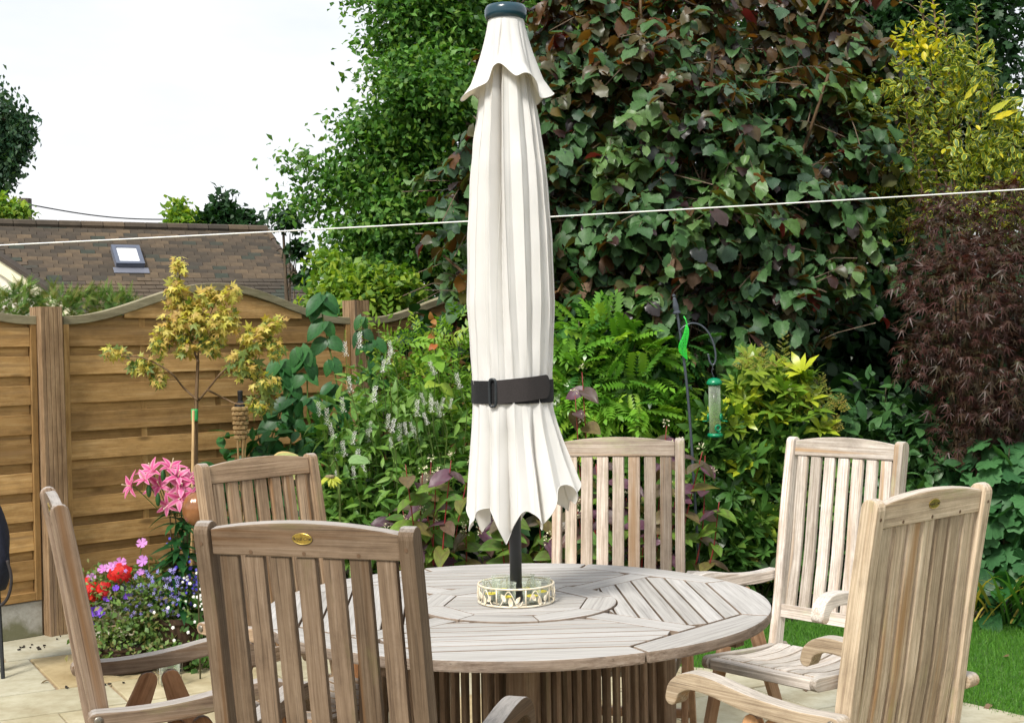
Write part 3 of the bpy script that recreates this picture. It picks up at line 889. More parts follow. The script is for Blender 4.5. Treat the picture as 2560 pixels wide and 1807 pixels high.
# base: square cage of slats between corner posts
HB = 0.425
cor = [(HB * math.cos(a), HB * math.sin(a)) for a in [R(-88) - TROT + PI / 2 * k for k in range(4)]]
for x, y in cor:
    MB().box((x, y, 0.355), (0.058, 0.058, 0.71), Matrix.Rotation(R(45), 3, 'Z')).build('leg', 'teak_base', table, (0, 0, 1), 0.004)
for k in range(4):
    a, b_ = Vector(cor[k]), Vector(cor[(k + 1) % 4])
    d = (b_ - a); ang = math.atan2(d.y, d.x); L_ = d.length; d = d / L_
    Mz = Matrix.Rotation(ang, 3, 'Z')
    mid = (a + b_) / 2
    MB().box((mid.x, mid.y, 0.685), (L_ - 0.06, 0.022, 0.05), Mz).build('apron', 'teak_base', table, (d.x, d.y, 0), 0.002)
    MB().box((mid.x, mid.y, 0.07), (L_ - 0.06, 0.022, 0.05), Mz).build('lower_rail', 'teak_base', table, (d.x, d.y, 0), 0.002)
    for j in range(13):
        p = a + d * (0.048 + (L_ - 0.096) * j / 12)
        MB().box((p.x, p.y, 0.378), (0.019, 0.016, 0.56), Mz).build('base_slat', 'teak_base', table, (0, 0, 1), 0.0015)
for s in (-1, 1):
    for ax in (0, 1):
        c_ = (s * 0.20, 0, 0.697) if ax == 0 else (0, s * 0.20, 0.6955)
        sz = (0.04, 1.06, 0.028) if ax == 0 else (1.06, 0.04, 0.028)
        MB().box(c_, sz, Matrix.Rotation(R(45), 3, 'Z')).build('bearer', 'teak_base', table, (1, 0, 0))

# ------------------------------------------------------------------ parasol
par = thing('parasol', 'closed cream garden parasol strapped shut on a black pole', 'parasol', (TC.x, TC.y, 0.002))
MB().lathe([(0.0175, 0.02), (0.0175, 2.42)], 24).build('pole', 'pole_black', par, smooth=True)
MB().lathe([(0, 2.434), (0.045, 2.436), (0.058, 2.441), (0.0615, 2.454), (0.0615, 2.468), (0.056, 2.4795), (0.030, 2.484), (0, 2.485)], 40).build('cap', 'cap_teal', par, smooth=True)
zz = lambda y: 1.49 - (y - 871) * 3.95 / F
PROF = [(2.46, 0.040), (2.30, 0.066), (zz(235), 0.080), (zz(420), 0.109), (zz(590), 0.121), (zz(760), 0.1265), (zz(880), 0.120), (zz(945), 0.1150), (zz(1010), 0.1150), (zz(1100), 0.122), (zz(1200), 0.132), (0.93, 0.142)]
PROF = PROF[::-1]
pz = np.array([p[0] for p in PROF]); prr = np.array([p[1] for p in PROF])
NT_, NZ_ = 720, 120
th = np.linspace(0, 2 * PI, NT_, endpoint=False)
# valleys between the folds: angle, depth, wander
rf = random.Random(8)
VAL = [(-168, .6), (-149, .4), (-128, .9), (-100, 1.9), (-74, .45), (-56, 1.0), (-40, .5), (-23, 1.1), (-4, .6), (18, .9), (45, .8), (75, 1), (105, .8), (135, .9), (165, .8)]
V_ = []
def folds(z):
    """pleat height 0 (valley) .. 1 (ridge) and its depth around the circle at height z"""
    ang = np.array([R(a) + 0.07 * math.sin(2.1 * z + k * 1.7) + (0.16 * math.sin(1.1 * z + 2.0) if abs(a + 101) < 30 else 0) for k, (a, d_) in enumerate(VAL)])
    dep = np.array([d_ * (0.8 + 0.3 * math.sin(3 * z + k * 2.3)) for k, (a, d_) in enumerate(VAL)])
    o_ = np.argsort(ang); ang = ang[o_]; dep = dep[o_]
    ae = np.concatenate([ang[-1:] - 2 * PI, ang, ang[:1] + 2 * PI]); de = np.concatenate([dep[-1:], dep, dep[:1]])
    tt2 = np.where(th > PI, th - 2 * PI, th)
    k_ = np.clip(np.searchsorted(ae, tt2) - 1, 0, len(ae) - 2)
    f_ = (tt2 - ae[k_]) / (ae[k_ + 1] - ae[k_])
    return np.sin(PI * np.clip(f_, 0, 1)) ** 0.75, de[k_] * (1 - f_) + de[k_ + 1] * f_, f_
flare_dir = np.maximum(0, np.cos(th - R(-16))) ** 2.0
h0_, d0_, f0_ = folds(1.0)
phi = th + 0.16 * np.sin(th + 0.7) + 0.10 * np.sin(2 * th + 2.1)
tips = np.abs(np.sin(3.5 * phi + 0.75))
hem = 0.945 + 0.085 * tips ** 0.9 + 0.018 * np.sin(2 * th + 1.2) + 0.085 * flare_dir
for i in range(NZ_ + 1):
    v = i / NZ_
    z = 2.33 + (hem - 2.33) * v
    zm = float(z.mean())
    rad = np.interp(z, pz, prr)
    below = np.clip((1.330 - z) / 0.38, 0, 1)
    rad = rad + flare_dir * below ** 1.25 * 0.112
    hgt, dp, f_ = folds(zm)
    A = np.interp(z, [0.93, 1.05, 1.25, 1.33, 1.40, 1.5, 1.8, 2.2, 2.35], [0.27, 0.26, 0.22, 0.06, 0.06, 0.16, 0.25, 0.30, 0.26])
    rr_ = rad * 1.015 * (1.0 - A * dp * (1 - hgt))
    lean = np.interp(z, [0.93, 1.2, 1.33, 1.4, 1.6, 2.3], [0.01, 0.04, 0.02, 0.02, 0.06, 0.06])
    # small creases in the cloth
    rr_ = rr_ + 0.0011 * np.sin(31 * z + 7 * th + 2 * np.sin(9 * z)) * np.sin(5 * th + 13 * z) + 0.0009 * np.sin(17 * z - 11 * th) * np.sin(23 * z + 3 * th) + 0.0016 * np.sin(26 * th + 8 * z) * np.exp(-((z - 1.37) / 0.10) ** 2)
    t2 = th + lean * np.sin(2 * PI * f_)
    V_.append(np.stack([rr_ * np.cos(t2), rr_ * np.sin(t2), z], 1))
V_ = np.concatenate(V_)
def ring_faces(nr, n):
    i = np.arange(nr - 1)[:, None] * n; k = np.arange(n)[None]; k1 = (k + 1) % n
    return np.stack([i + k, i + k1, i + n + k1, i + n + k], -1).reshape(-1, 4)
def np_mesh(name, V, Fq, mat, smooth=True):
    me = bpy.data.meshes.new(name)
    me.from_pydata(V.tolist(), [], Fq.tolist())
    if smooth:
        me.polygons.foreach_set('use_smooth', [True] * len(me.polygons))
    me.materials.append(MATS[mat])
    return me
can = link('canopy', np_mesh('canopy', V_, ring_faces(NZ_ + 1, NT_), 'canvas'), par)
# stitched seams running down the cloth
for k in (30, 118, 205, 290, 385, 470, 505, 545, 580, 620, 668):
    col_ = [Vector(V_[i * NT_ + k]) * 1.0 for i in range(0, NZ_ + 1, 2)]
    MB().tube([Vector((p.x * 1.006, p.y * 1.006, p.z)) for p in col_], 0.0007, 4).build('seam', 'canvas_seam', can)
# hem piping along the bottom edge
hv = V_[-NT_:]
MB().tube([tuple(p) for p in hv] + [tuple(hv[0])], 0.0013, 5, False).build('hem', 'canvas', can, smooth=True)
# vent skirt
V_ = []
NS = 44
for i in range(NS + 1):
    v = i / NS
    lift = np.exp(-((th - R(259)) / 0.34) ** 2) * 0.092 + np.exp(-((th - R(300)) / 0.42) ** 2) * 0.030 + 0.016 * np.sin(5 * th + 0.5)
    zb = 2.218 + lift
    z = 2.440 + (zb - 2.440) * v
    base_r = 0.052 + (0.099 - 0.052) * v ** 1.1
    ruff = (0.62 * np.sin(4 * th + 0.4) + 0.38 * np.sin(7 * th + 1.7))
    rad = base_r + 0.017 * ruff * v ** 1.4 + 0.012 * max(0, v - 0.82) / 0.18
    rad = rad + 0.016 * v ** 2 * (np.maximum(0, np.cos(th - R(-10))) ** 6 + np.maximum(0, np.cos(th - R(190))) ** 6)
    rad = rad - 0.02 * v ** 2 * np.exp(-((th - R(262)) / 0.22) ** 2)
    for a_, w_, d_ in ((205, .10, .6), (232, .07, .8), (257, .05, 1.4), (284, .10, .5), (312, .08, 1.0), (335, .07, .6), (20, .12, .8), (60, .1, .7), (100, .12, .8), (140, .1, .7), (170, .1, .6)):
        da_ = np.angle(np.exp(1j * (th - R(a_) - 0.10 * (v - 0.5) * math.sin(a_))))
        rad = rad - 0.0085 * d_ * min(1, v * 2.5) * (1 - 0.85 * v) * np.exp(-(da_ / w_) ** 2)
    rad = np.maximum(rad, np.interp(z, pz, prr) * 0.98 + 0.002)
    t2 = th + 0.05 * v * np.sin(8 * th + 0.8)
    V_.append(np.stack([rad * np.cos(t2), rad * np.sin(t2), z], 1))
V_ = np.concatenate(V_)
vent = link('vent_skirt', np_mesh('vent_skirt', V_, ring_faces(NS + 1, NT_), 'canvas'), par)
hv = V_[-NT_:]
MB().tube([tuple(p) for p in hv] + [tuple(hv[0])], 0.0013, 5, False).build('hem', 'canvas', vent, smooth=True)
# strap: band, overlapping flap with a round end, ring buckle
def band(a0, a1, zc0, zc1, h, r, name, mat, parent, n=60, endround=False):
    pts, fs = [], []
    for i in range(n + 1):
        f_ = i / n; a = a0 + (a1 - a0) * f_
        hh = h / 2
        if endround and f_ > 0.90:
            hh = h / 2 * math.sqrt(max(0.02, 1 - ((f_ - 0.90) / 0.10) ** 2))
        zc = zc0 + (zc1 - zc0) * f_
        rw = r + 0.0015 * math.sin(9 * a)
        for (dr, dz) in ((-0.0012, -hh), (0.0012, -hh), (0.0012, hh), (-0.0012, hh)):
            pts.append(((rw + dr) * math.cos(a), (rw + dr) * math.sin(a), zc + dz))
    for i in range(n):
        for k in range(4):
            fs.append((i * 4 + k, i * 4 + (k + 1) % 4, i * 4 + 4 + (k + 1) % 4, i * 4 + 4 + k))
    fs += [(0, 1, 2, 3), (n * 4 + 3, n * 4 + 2, n * 4 + 1, n * 4)]
    me = mesh(name, pts, fs, mat)
    return link(name, me, parent)
zl, zr = zz(985), zz(970)
st = band(R(-95), R(265), zz(980), zz(980), 0.066, 0.1185, 'strap', 'strap_fuzz', par, 90)
band(R(-115), R(-30), zz(980), zz(967), 0.067, 0.1215, 'strap_flap', 'strap_black', st, 50, True)
ab = R(-117)
ring = []
for k in range(25):
    a = 2 * PI * k / 24
    cx_, cz_ = 0.010 * math.copysign(abs(math.cos(a)) ** 0.5, math.cos(a)), 0.0385 * math.copysign(abs(math.sin(a)) ** 0.35, math.sin(a))
    aa = ab + cx_ / 0.122
    ring.append((0.1245 * math.cos(aa), 0.1245 * math.sin(aa), zz(981) + cz_))
MB().tube(ring, 0.0042, 8, False).build('buckle', 'buckle_black', st, smooth=True)

# ------------------------------------------------------------------ tealight ring on the table
TOPZ = TZ + 0.004 + 0.002
rk = thing('tealight_holder', 'cream wire ring with leaf ornaments around the parasol pole', 'candle holder', (TC.x, TC.y, TOPZ + 0.001))
RR_ = 0.110
def circ(r, z, n=48):
    return [(r * math.cos(2 * PI * k / n), r * math.sin(2 * PI * k / n), z) for k in range(n + 1)]
MB().tube(circ(RR_, 0.0032), 0.0030, 6, False).build('lower_ring', 'wire_cream', rk, smooth=True)
MB().tube(circ(RR_, 0.053), 0.0030, 6, False).build('upper_ring', 'wire_cream', rk, smooth=True)
for k in range(8):
    a = PI / 4 * k + 0.25
    MB().tube([(RR_ * math.cos(a), RR_ * math.sin(a), 0.003), (RR_ * math.cos(a), RR_ * math.sin(a), 0.053)], 0.0024, 6).build('upright', 'wire_cream', rk, smooth=True)
    b_ = a + PI / 8
    curl = []
    for q in range(22):
        f_ = q / 21; ang = a + 0.10 + 0.6 * f_
        curl.append(((RR_ + 0.002) * math.cos(ang), (RR_ + 0.002) * math.sin(ang), 0.026 + 0.021 * math.sin(f_ * 2 * PI * 1.15 + k)))
    MB().tube(curl, 0.0016, 5).build('scroll', 'wire_cream', rk, smooth=True)
    for q, (da, zc, tilt, sz) in enumerate(((0.20, 0.030, 0.5, 1.0), (0.58, 0.024, -0.6, 0.9), (0.39, 0.018, 0.1, 1.1))):
        ang = a + da
        c_ = Vector(((RR_ + 0.003) * math.cos(ang), (RR_ + 0.003) * math.sin(ang), zc))
        tx = Vector((-math.sin(ang), math.cos(ang), 0)); up = Vector((0, 0, 1)); out = Vector((math.cos(ang), math.sin(ang), 0))
        poly = []
        for j in range(12):
            b2 = 2 * PI * j / 12
            w_, l_ = 0.0065 * math.sin(b2), 0.0125 * math.cos(b2)
            w_ *= (1 - 0.5 * max(0, math.cos(b2)))
            poly.append((w_ * sz, l_ * sz))
        ct, s_t = math.cos(tilt), math.sin(tilt)
        fn = lambda d: (lambda p: c_ + tx * (p[0] * ct - p[1] * s_t) + up * (p[0] * s_t + p[1] * ct) + out * (d + 0.0015 * math.cos(p[0] * 400)))
        MB().prism(poly, fn(0), fn(0.0008)).build('wire_leaf', 'wire_cream', rk)
jr0 = None
for k in range(6):
    a = PI / 3 * k + R(-52)
    j = thing('tealight_jar', '', 'jar', (TC.x + 0.073 * math.cos(a), TC.y + 0.073 * math.sin(a), TOPZ + 0.0052), group='glass jars in the tealight ring') if k == 0 else None
    if k == 0:
        MB().lathe([(0, 0), (0.022, 0), (0.0245, 0.003), (0.0265, 0.030), (0.0275, 0.056), (0.0282, 0.060), (0.0265, 0.0605), (0.0250, 0.030), (0.0230, 0.005), (0, 0.004)], 28).build('glass', 'jar_glass', j, smooth=True)
        MB().lathe([(0.0265, 0.060), (0.0285, 0.0605), (0.0288, 0.0615), (0.0270, 0.0622), (0.0262, 0.0615)], 28, closed=True).build('glass_rim', 'jar_glass', j, smooth=True)
        MB().lathe([(0, 0.0055), (0.0190, 0.0055), (0.0190, 0.021), (0.0185, 0.021), (0.0185, 0.019), (0, 0.019)], 24).build('candle_cup', 'tin', j)
        cw = MB().lathe([(0, 0.0195), (0.0183, 0.0195), (0.0180, 0.0225), (0, 0.0222)], 24).build('candle', 'candle_yellow', j)
        MB().tube([(0, 0, 0.022), (0.001, 0, 0.028)], 0.0008, 5).build('wick', 'strap_fuzz', cw)
        jr0 = j
    else:
        j = copy_tree(jr0)
        j.location = (TC.x + 0.073 * math.cos(a), TC.y + 0.073 * math.sin(a), TOPZ + 0.0052)
    names = {0: 'front right of the pole, second from the right', 1: 'right end of the ring', 2: 'behind the pole on the right', 3: 'behind the pole on the left', 4: 'left end of the ring', 5: 'at the front of the ring, left of the pole'}
    j['label'] = 'small glass jar with yellow tealight, ' + names[k]
MB().tube(circ(0.073, 0.0025), 0.0023, 6, False).build('base_ring', 'wire_cream', rk, smooth=True)

# ------------------------------------------------------------------ fence
FD = Vector((1, 1, 0)).normalized()              # runs away to the right
FN = Vector((1, -1, 0)).normalized()             # faces the patio
PL = Vector((-2.50, 7.30, 0)); PR = PL + FD * 2.11
def fence_panel(P0, length, label, fr0=0.0, fr1=1.0):
    """overlapping boards in a wavy-topped frame; only the stretch fr0..fr1 of the panel is built"""
    root = thing('wavy_fence', label, 'fence', P0, math.atan2(FD.y, FD.x), 'wavy topped fence panels')
    Lw = length
    z0, zlow, crest = 0.195, 1.665, 0.200
    cap = lambda s: zlow + crest * (0.5 - 0.5 * math.cos(2 * PI * s / Lw))
    s0, s1 = fr0 * Lw + 0.035, fr1 * Lw - 0.035
    def board(zb, h, d, th, name):
        xs = [s0 + (s1 - s0) * k / 28 for k in range(29)]
        runs, cur = [], []
        for x in xs:
            if cap(x) - 0.004 > zb + 0.012: cur.append(x)
            elif cur: runs.append(cur); cur = []
        if cur: runs.append(cur)
        for r_ in runs:
            if len(r_) < 2: continue
            wob = random.uniform(-0.002, 0.002)
            poly = [(r_[0], zb), (r_[-1], zb + wob)]
            topz = [(x, min(zb + h, cap(x) - 0.004)) for x in r_[::-1]]
            if all(abs(p[1] - zb - h) < 1e-6 for p in topz): topz = [topz[0], topz[-1]]
            poly += topz
            # overlapping boards lean out slightly at the bottom edge
            fn = lambda dd: (lambda p: (p[0], -(dd + 0.006 * (zb + h - p[1]) / h), p[1]))
            MB().prism(poly, fn(d), fn(d + th)).build(name, 'fence_pine', root, (1, 0, 0), 0.0016)
    k = 0
    z = z0 + 0.055
    while z < zlow + crest:
        board(z - 0.024, 0.096, -0.003, 0.009, 'rear_board')
        board(z + 0.056, 0.104, 0.0125, 0.010, 'board')
        z += 0.1545
    for f_ in (0.25, 0.5, 0.75):
        if fr0 < f_ < fr1:
            s = f_ * Lw
            MB().box((s, -0.0092, (z0 + cap(s)) / 2), (0.035, 0.0062, cap(s) - z0 - 0.01)).build('batten', 'fence_pine', root, (0, 0, 1), 0.001)
    for s, on in ((0.018, fr0 == 0), (Lw - 0.018, fr1 == 1)):
        if on:
            MB().box((s, -0.010, (z0 + zlow) / 2), (0.033, 0.055, zlow - z0)).build('side_batten', 'fence_pine', root, (0, 0, 1), 0.002)
    MB().box(((s0 + s1) / 2, -0.010, z0 + 0.022), (s1 - s0, 0.048, 0.044)).build('bottom_rail', 'fence_pine', root, (1, 0, 0), 0.002)
    xs = np.linspace(fr0 * Lw, fr1 * Lw, 40)
    pr = strip_profile([(x, cap(x) + 0.018) for x in xs], 0.046)
    MB().prism(pr, lambda p: (p[0], 0.022, p[1]), lambda p: (p[0], -0.040, p[1])).build('cap_rail', 'cap_rail', root, (1, 0, 0), 0.003)
    return root
fence_panel(PL - FD * 2.135, 2.06, 'wavy topped overlap fence panel cut off by the left edge, beside the wide post', 0.55, 1.0)
fence_panel(PL + FD * 0.075, 1.96, 'full wavy topped overlap fence panel behind the yellow maple')
fence_panel(PR + FD * 0.075, 2.06, 'fence panel running behind the bushes, left of the parasol', 0.0, 0.8)
def fence_post(P, top, label, w=0.125):
    root = None
    n = 5
    poly = []
    cs = [(-w / 2, -w / 2), (w / 2, -w / 2), (w / 2, w / 2), (-w / 2, w / 2)]
    for k in range(4):
        a, b_ = Vector(cs[k]), Vector(cs[(k + 1) % 4])
        d = b_ - a; nn = Vector((-d.y, d.x)).normalized()
        for j in range(n):
            f0, f1 = j / n, (j + 1) / n
            poly += [a + d * (f0 + 0.02), a + d * (f1 - 0.035)]
            if j < n - 1:
                poly += [a + d * (f1 - 0.02) + nn * 0.004, a + d * (f1) + nn * 0.004]
    M_ = Matrix.Rotation(math.atan2(FD.y, FD.x), 3, 'Z')
    fn = lambda z, lean: (lambda p: M_ @ Vector((p.x, p.y, 0)) + Vector((lean, 0, z)))
    o = MB().prism(poly, fn(0, 0), fn(top, -0.02)).build('fence_post', 'post_pine', None, (0, 0, 1))
    o.location = P
    tag(o, label, 'fence post', 'grooved fence posts')
fence_post(PL + FN * 0.035, 1.755, 'wide grooved wooden fence post at the left, chair back in front of it')
fence_post(PR + FN * 0.035, 1.815, 'grooved wooden fence post half hidden by the big-leaved climber')
for P, L0, lab in ((PL - FD * 2.1, 2.03, 'mossy concrete gravel board at the foot of the left fence panel'), (PL + FD * 0.07, 1.97, 'concrete gravel board under the middle fence panel'), (PR + FD * 0.07, 1.6, 'concrete gravel board hidden low behind the flower bed')):
    o = MB().box((L0 / 2, 0, 0.0955), (L0, 0.05, 0.189)).build('gravel_board', 'gravel_board', None, bev=0.004)
    o.location = P; o.rotation_euler = (0, 0, math.atan2(FD.y, FD.x))
    tag(o, lab, 'gravel board', 'concrete gravel boards')

# ------------------------------------------------------------------ bungalow behind the fence
def ray(px, py):
    return (CF + CR * ((px - 1280) / F) + CU * ((903.5 - py) / F))
Rl = at(-260, 560, 18.0); Rr = at(667, 577, 20.3)
Rl.z = Rr.z
da = (Rr - Rl); da.z = 0; da.normalize()
eh = Vector((da.y, -da.x, 0))
PT = R(38)
db = eh * math.cos(PT) - Vector((0, 0, 1)) * math.sin(PT)
dn = da.cross(-db).normalized()
if dn.z < 0: dn = -dn
def plane_ab(px, py):
    d = ray(px, py)
    t_ = (Rr - EYE).dot(dn) / d.dot(dn)
    p = EYE + d * t_ - Rr
    return (p.dot(da), p.dot(db))
hip = plane_ab(775, 745)
v0, v1 = plane_ab(0, 632), plane_ab(165, 742)
house = thing('bungalow', 'low bungalow with brown tiled roof and cream gable beyond the fence', 'house', (Rr.x, Rr.y, 0))
H0 = Vector((Rr.x, Rr.y, 0))
W_ = lambda a, b_, n_=0.0: Rr + da * a + db * b_ + dn * n_ - H0
vd = (v1[0] - v0[0], v1[1] - v0[1]); vl = math.hypot(*vd); vd = (vd[0] / vl, vd[1] / vl)
vn = (-vd[1], vd[0])
if vn[0] * (hip[0] - v0[0]) + vn[1] * (hip[1] - v0[1]) > 0: vn = (-vn[0], -vn[1])
hd = math.hypot(hip[0], hip[1]); hn = (hip[1] / hd, -hip[0] / hd)
if hn[0] * (-5) + hn[1] * 1 > 0: hn = (-hn[0], -hn[1])
BMAX = 3.1
GA, TWD = 0.088, 0.195
tm0 = mesh('tile', *(lambda b_: (b_.v, b_.f))(MB().box((0, 0, 0), (TWD - 0.006, GA * 1.15, 0.018))), 'roof_tile')
roof_base = [(-7.2, 0.0), (0.0, 0.0), (hip[0] * BMAX / hip[1], BMAX), (-7.2, BMAX)]
roof_base = clip_half(roof_base, vn[0], vn[1], vn[0] * v0[0] + vn[1] * v0[1])
roof = MB().prism(roof_base, lambda p: W_(p[0], p[1], -0.10), lambda p: W_(p[0], p[1], -0.012)).build('roof', 'roof_tile', house)
ntile = 0
extra = MB()
Mrot = Matrix((da, db, dn)).transposed()
tilt = Matrix.Rotation(R(-8), 3, 'X')
row = 0
b_ = 0.02
while b_ < BMAX:
    a = -7.0 + (TWD / 2 if row % 2 else 0) + random.uniform(-0.02, 0.02)
    while a < 3:
        q = [(a, b_), (a + TWD - 0.006, b_), (a + TWD - 0.006, b_ + GA * 1.1), (a, b_ + GA * 1.1)]
        c_ = (a + TWD / 2, b_ + GA / 2)
        q2 = clip_half(clip_half(q, hn[0], hn[1], 0.0), vn[0], vn[1], vn[0] * v0[0] + vn[1] * v0[1])
        a += TWD
        if len(q2) < 3: continue
        pw = W_(*c_) + H0
        rel = pw - EYE
        px_ = 1280 + F * rel.dot(CR) / rel.dot(CF); py_ = 903.5 - F * rel.dot(CU) / rel.dot(CF)
        if px_ < -40: continue
        whole = len(q2) == 4 and all(min(abs(p[0] - r_[0]) + abs(p[1] - r_[1]) for r_ in q) < 1e-6 for p in q2)
        lift = random.uniform(0.0, 0.005)
        # covered by the fence below about this line in the photograph
        seen = py_ < 775 - max(0, 1 - abs(px_ - 545) / 340) * 75
        if ntile < 298 and seen:
            if whole:
                o = link('tile', tm0, roof)
                M4 = (Mrot @ tilt).to_4x4(); M4.translation = W_(c_[0], c_[1], 0.006 + lift)
                o.matrix_basis = M4
            else:
                MB().prism(q2, lambda p: W_(p[0], p[1], -0.008 + 0.10 * (p[1] - b_)), lambda p: W_(p[0], p[1], 0.006 + lift + 0.10 * (p[1] - b_))).build('tile', 'roof_tile', roof)
            ntile += 1
        else:
            extra.prism(q2, lambda p: W_(p[0], p[1], -0.008 + 0.10 * (p[1] - b_)), lambda p: W_(p[0], p[1], 0.006 + lift + 0.10 * (p[1] - b_)))
    b_ += GA; row += 1
ex_ = extra.build('tiles', 'roof_tile', roof, stuff=True)
me = ex_.data
at_ = me.attributes.new('tint', 'FLOAT', 'POINT')
isl = np.zeros(len(me.vertices), np.float32)
# one tint per tile: tiles were added one after the other
k = 0
par_ = np.arange(len(me.vertices))
for p in me.polygons:
    m_ = min(par_[v] for v in p.vertices)
    for v in p.vertices: par_[v] = m_
for _ in range(3):
    for p in me.polygons:
        m_ = min(par_[v] for v in p.vertices)
        for v in p.vertices: par_[v] = m_
at_.data.foreach_set('value', ((par_ * 0.6180339) % 1.0).astype(np.float32))
# ridge tiles
rm = []
for k in range(24):
    a = -k * 0.30
    MB().tube([W_(a, 0.0, 0.005), W_(a - 0.29, 0.0, 0.005)], 0.075, 8).build('ridge_tile', 'roof_tile', roof)
nh = int(hd * 3.1 / 0.3)
hv_ = (hip[0] / hd, hip[1] / hd)
for k in range(int(BMAX / hv_[1] / 0.28)):
    p0, p1 = k * 0.28, k * 0.28 + 0.27
    MB().tube([W_(hv_[0] * p0, hv_[1] * p0, 0.0), W_(hv_[0] * p1, hv_[1] * p1, 0.004)], [0.045, 0.052], 7).build('hip_tile', 'roof_tile', roof)
# hip end and rear slope close the roof
hb = W_(hip[0] * BMAX / hip[1], BMAX, -0.02)
back = Vector((0, 0, 0)) + W_(0, 0, 0) - eh * 2.6 + da * 2.2; back.z = hb.z
back2 = W_(-7.2, 0, 0) - eh * 2.6; back2.z = hb.z
mesh_ = mesh('roof_rear', [W_(0, 0, -0.02), hb, back, W_(-7.2, 0, -0.02), back2], [(0, 1, 2), (0, 2, 4, 3)], 'roof_tile')
link('rear_slope', mesh_, roof)
# gable wall with barge board
V0w, V1w = W_(v0[0] - vd[0] * 1.2, v0[1] - vd[1] * 1.2), W_(v0[0] + vd[0] * 2.8, v0[1] + vd[1] * 2.8)
dv = (V1w - V0w).normalized()
hz = Vector((dv.x, dv.y, 0)).normalized(); nv_ = Vector((hz.y, -hz.x, 0))
if nv_.dot(Vector((0, -1, 0))) < 0: nv_ = -nv_
up_ = dv.cross(nv_); up_ = up_ if up_.z > 0 else -up_
def quad_prism(A, B, drop0, drop1, n0, n1):
    return MB().add([A - up_ * drop0 + nv_ * n0, B - up_ * drop0 + nv_ * n0, B - up_ * drop1 + nv_ * n0, A - up_ * drop1 + nv_ * n0,
                     A - up_ * drop0 + nv_ * n1, B - up_ * drop0 + nv_ * n1, B - up_ * drop1 + nv_ * n1, A - up_ * drop1 + nv_ * n1],
                    [(0, 1, 2, 3), (7, 6, 5, 4), (0, 4, 5, 1), (1, 5, 6, 2), (2, 6, 7, 3), (3, 7, 4, 0)])
quad_prism(V0w, V1w, -0.02, 0.035, 0.0, 0.16).build('verge', 'roof_tile', house)
quad_prism(V0w, V1w, 0.036, 0.20, 0.06, 0.12).build('barge_board', 'cream_paint', house)
wv = [V0w - up_ * 0.12 + nv_ * 0.04, V1w - up_ * 0.12 + nv_ * 0.04]
wl = wv + [Vector((wv[1].x, wv[1].y, -0.1)), Vector((wv[0].x, wv[0].y, -0.1))]
bk = [p - nv_ * 0.2 for p in wl]
MB().add(wl + bk, [(0, 1, 2, 3), (7, 6, 5, 4), (0, 4, 5, 1), (1, 5, 6, 2), (2, 6, 7, 3), (3, 7, 4, 0)]).build('gable_wall', 'render_wall', house)
ev0, ev1 = W_(-7.2, BMAX - 0.25, -0.1), W_(hip[0] * 1.0, BMAX - 0.25, -0.1)
wl = [ev0, ev1, Vector((ev1.x, ev1.y, -0.1)), Vector((ev0.x, ev0.y, -0.1))]
bk = [p - eh * 3.5 for p in wl]
MB().add(wl + bk, [(0, 1, 2, 3), (7, 6, 5, 4), (0, 4, 5, 1), (1, 5, 6, 2), (2, 6, 7, 3), (3, 7, 4, 0)]).build('wall', 'render_wall', house)
# roof window
s00, s11 = plane_ab(268, 627), plane_ab(362, 674)
sa0, sa1 = plane_ab(282, 650)[0] + 0.0, plane_ab(353, 650)[0]
sb0, sb1 = s00[1], s11[1]
sky_l = MB()
sky_l.prism([(sa0, sb0), (sa1, sb0), (sa1, sb1), (sa0, sb1)], lambda p: W_(p[0], p[1], 0.0), lambda p: W_(p[0], p[1], 0.075))
skl = sky_l.build('skylight', 'lead_flashing', house, bev=0.006)
ft = 0.055
for q in ([(sa0, sb0), (sa1, sb0), (sa1, sb0 + ft), (sa0, sb0 + ft)], [(sa0, sb1 - ft), (sa1, sb1 - ft), (sa1, sb1), (sa0, sb1)],
          [(sa0, sb0 + ft), (sa0 + ft, sb0 + ft), (sa0 + ft, sb1 - ft), (sa0, sb1 - ft)], [(sa1 - ft, sb0 + ft), (sa1, sb0 + ft), (sa1, sb1 - ft), (sa1 - ft, sb1 - ft)]):
    MB().prism(q, lambda p: W_(p[0], p[1], 0.076), lambda p: W_(p[0], p[1], 0.105)).build('skylight_frame', 'skylight_frame', skl)
MB().prism([(sa0 + ft, sb0 + ft), (sa1 - ft, sb0 + ft), (sa1 - ft, sb1 - ft), (sa0 + ft, sb1 - ft)], lambda p: W_(p[0], p[1], 0.077), lambda p: W_(p[0], p[1], 0.088)).build('pane', 'skylight_blind', skl)
MB().prism([(sa0 - 0.04, sb1 + 0.002), (sa1 + 0.05, sb1 + 0.002), (sa1 + 0.05, sb1 + 0.13), (sa0 - 0.04, sb1 + 0.13)], lambda p: W_(p[0], p[1], 0.028), lambda p: W_(p[0], p[1], 0.034)).build('flashing', 'lead_flashing', skl)

# utility pole and its cable
p0 = at(62, 497, 24); pb = Vector((p0.x, p0.y, 0))
up0 = MB().tube([pb, p0], [0.13, 0.115], 12).build('utility_pole', 'dead_wood', None, (0, 0, 1), smooth=False)
up0.location = (0, 0, 0)
tag(up0, 'dark wooden utility pole rising behind the roof at far left', 'utility pole')
a, b_ = at(66, 510, 24), at(470, 548, 27)
pts = [a.lerp(b_, k / 20) + Vector((0, 0, -0.10 * math.sin(PI * k / 20))) for k in range(21)]
tag(MB().tube(pts, 0.013, 5).build('overhead_cable', 'line_dark', None), 'thin dark cable from the utility pole towards the conifers', 'cable')
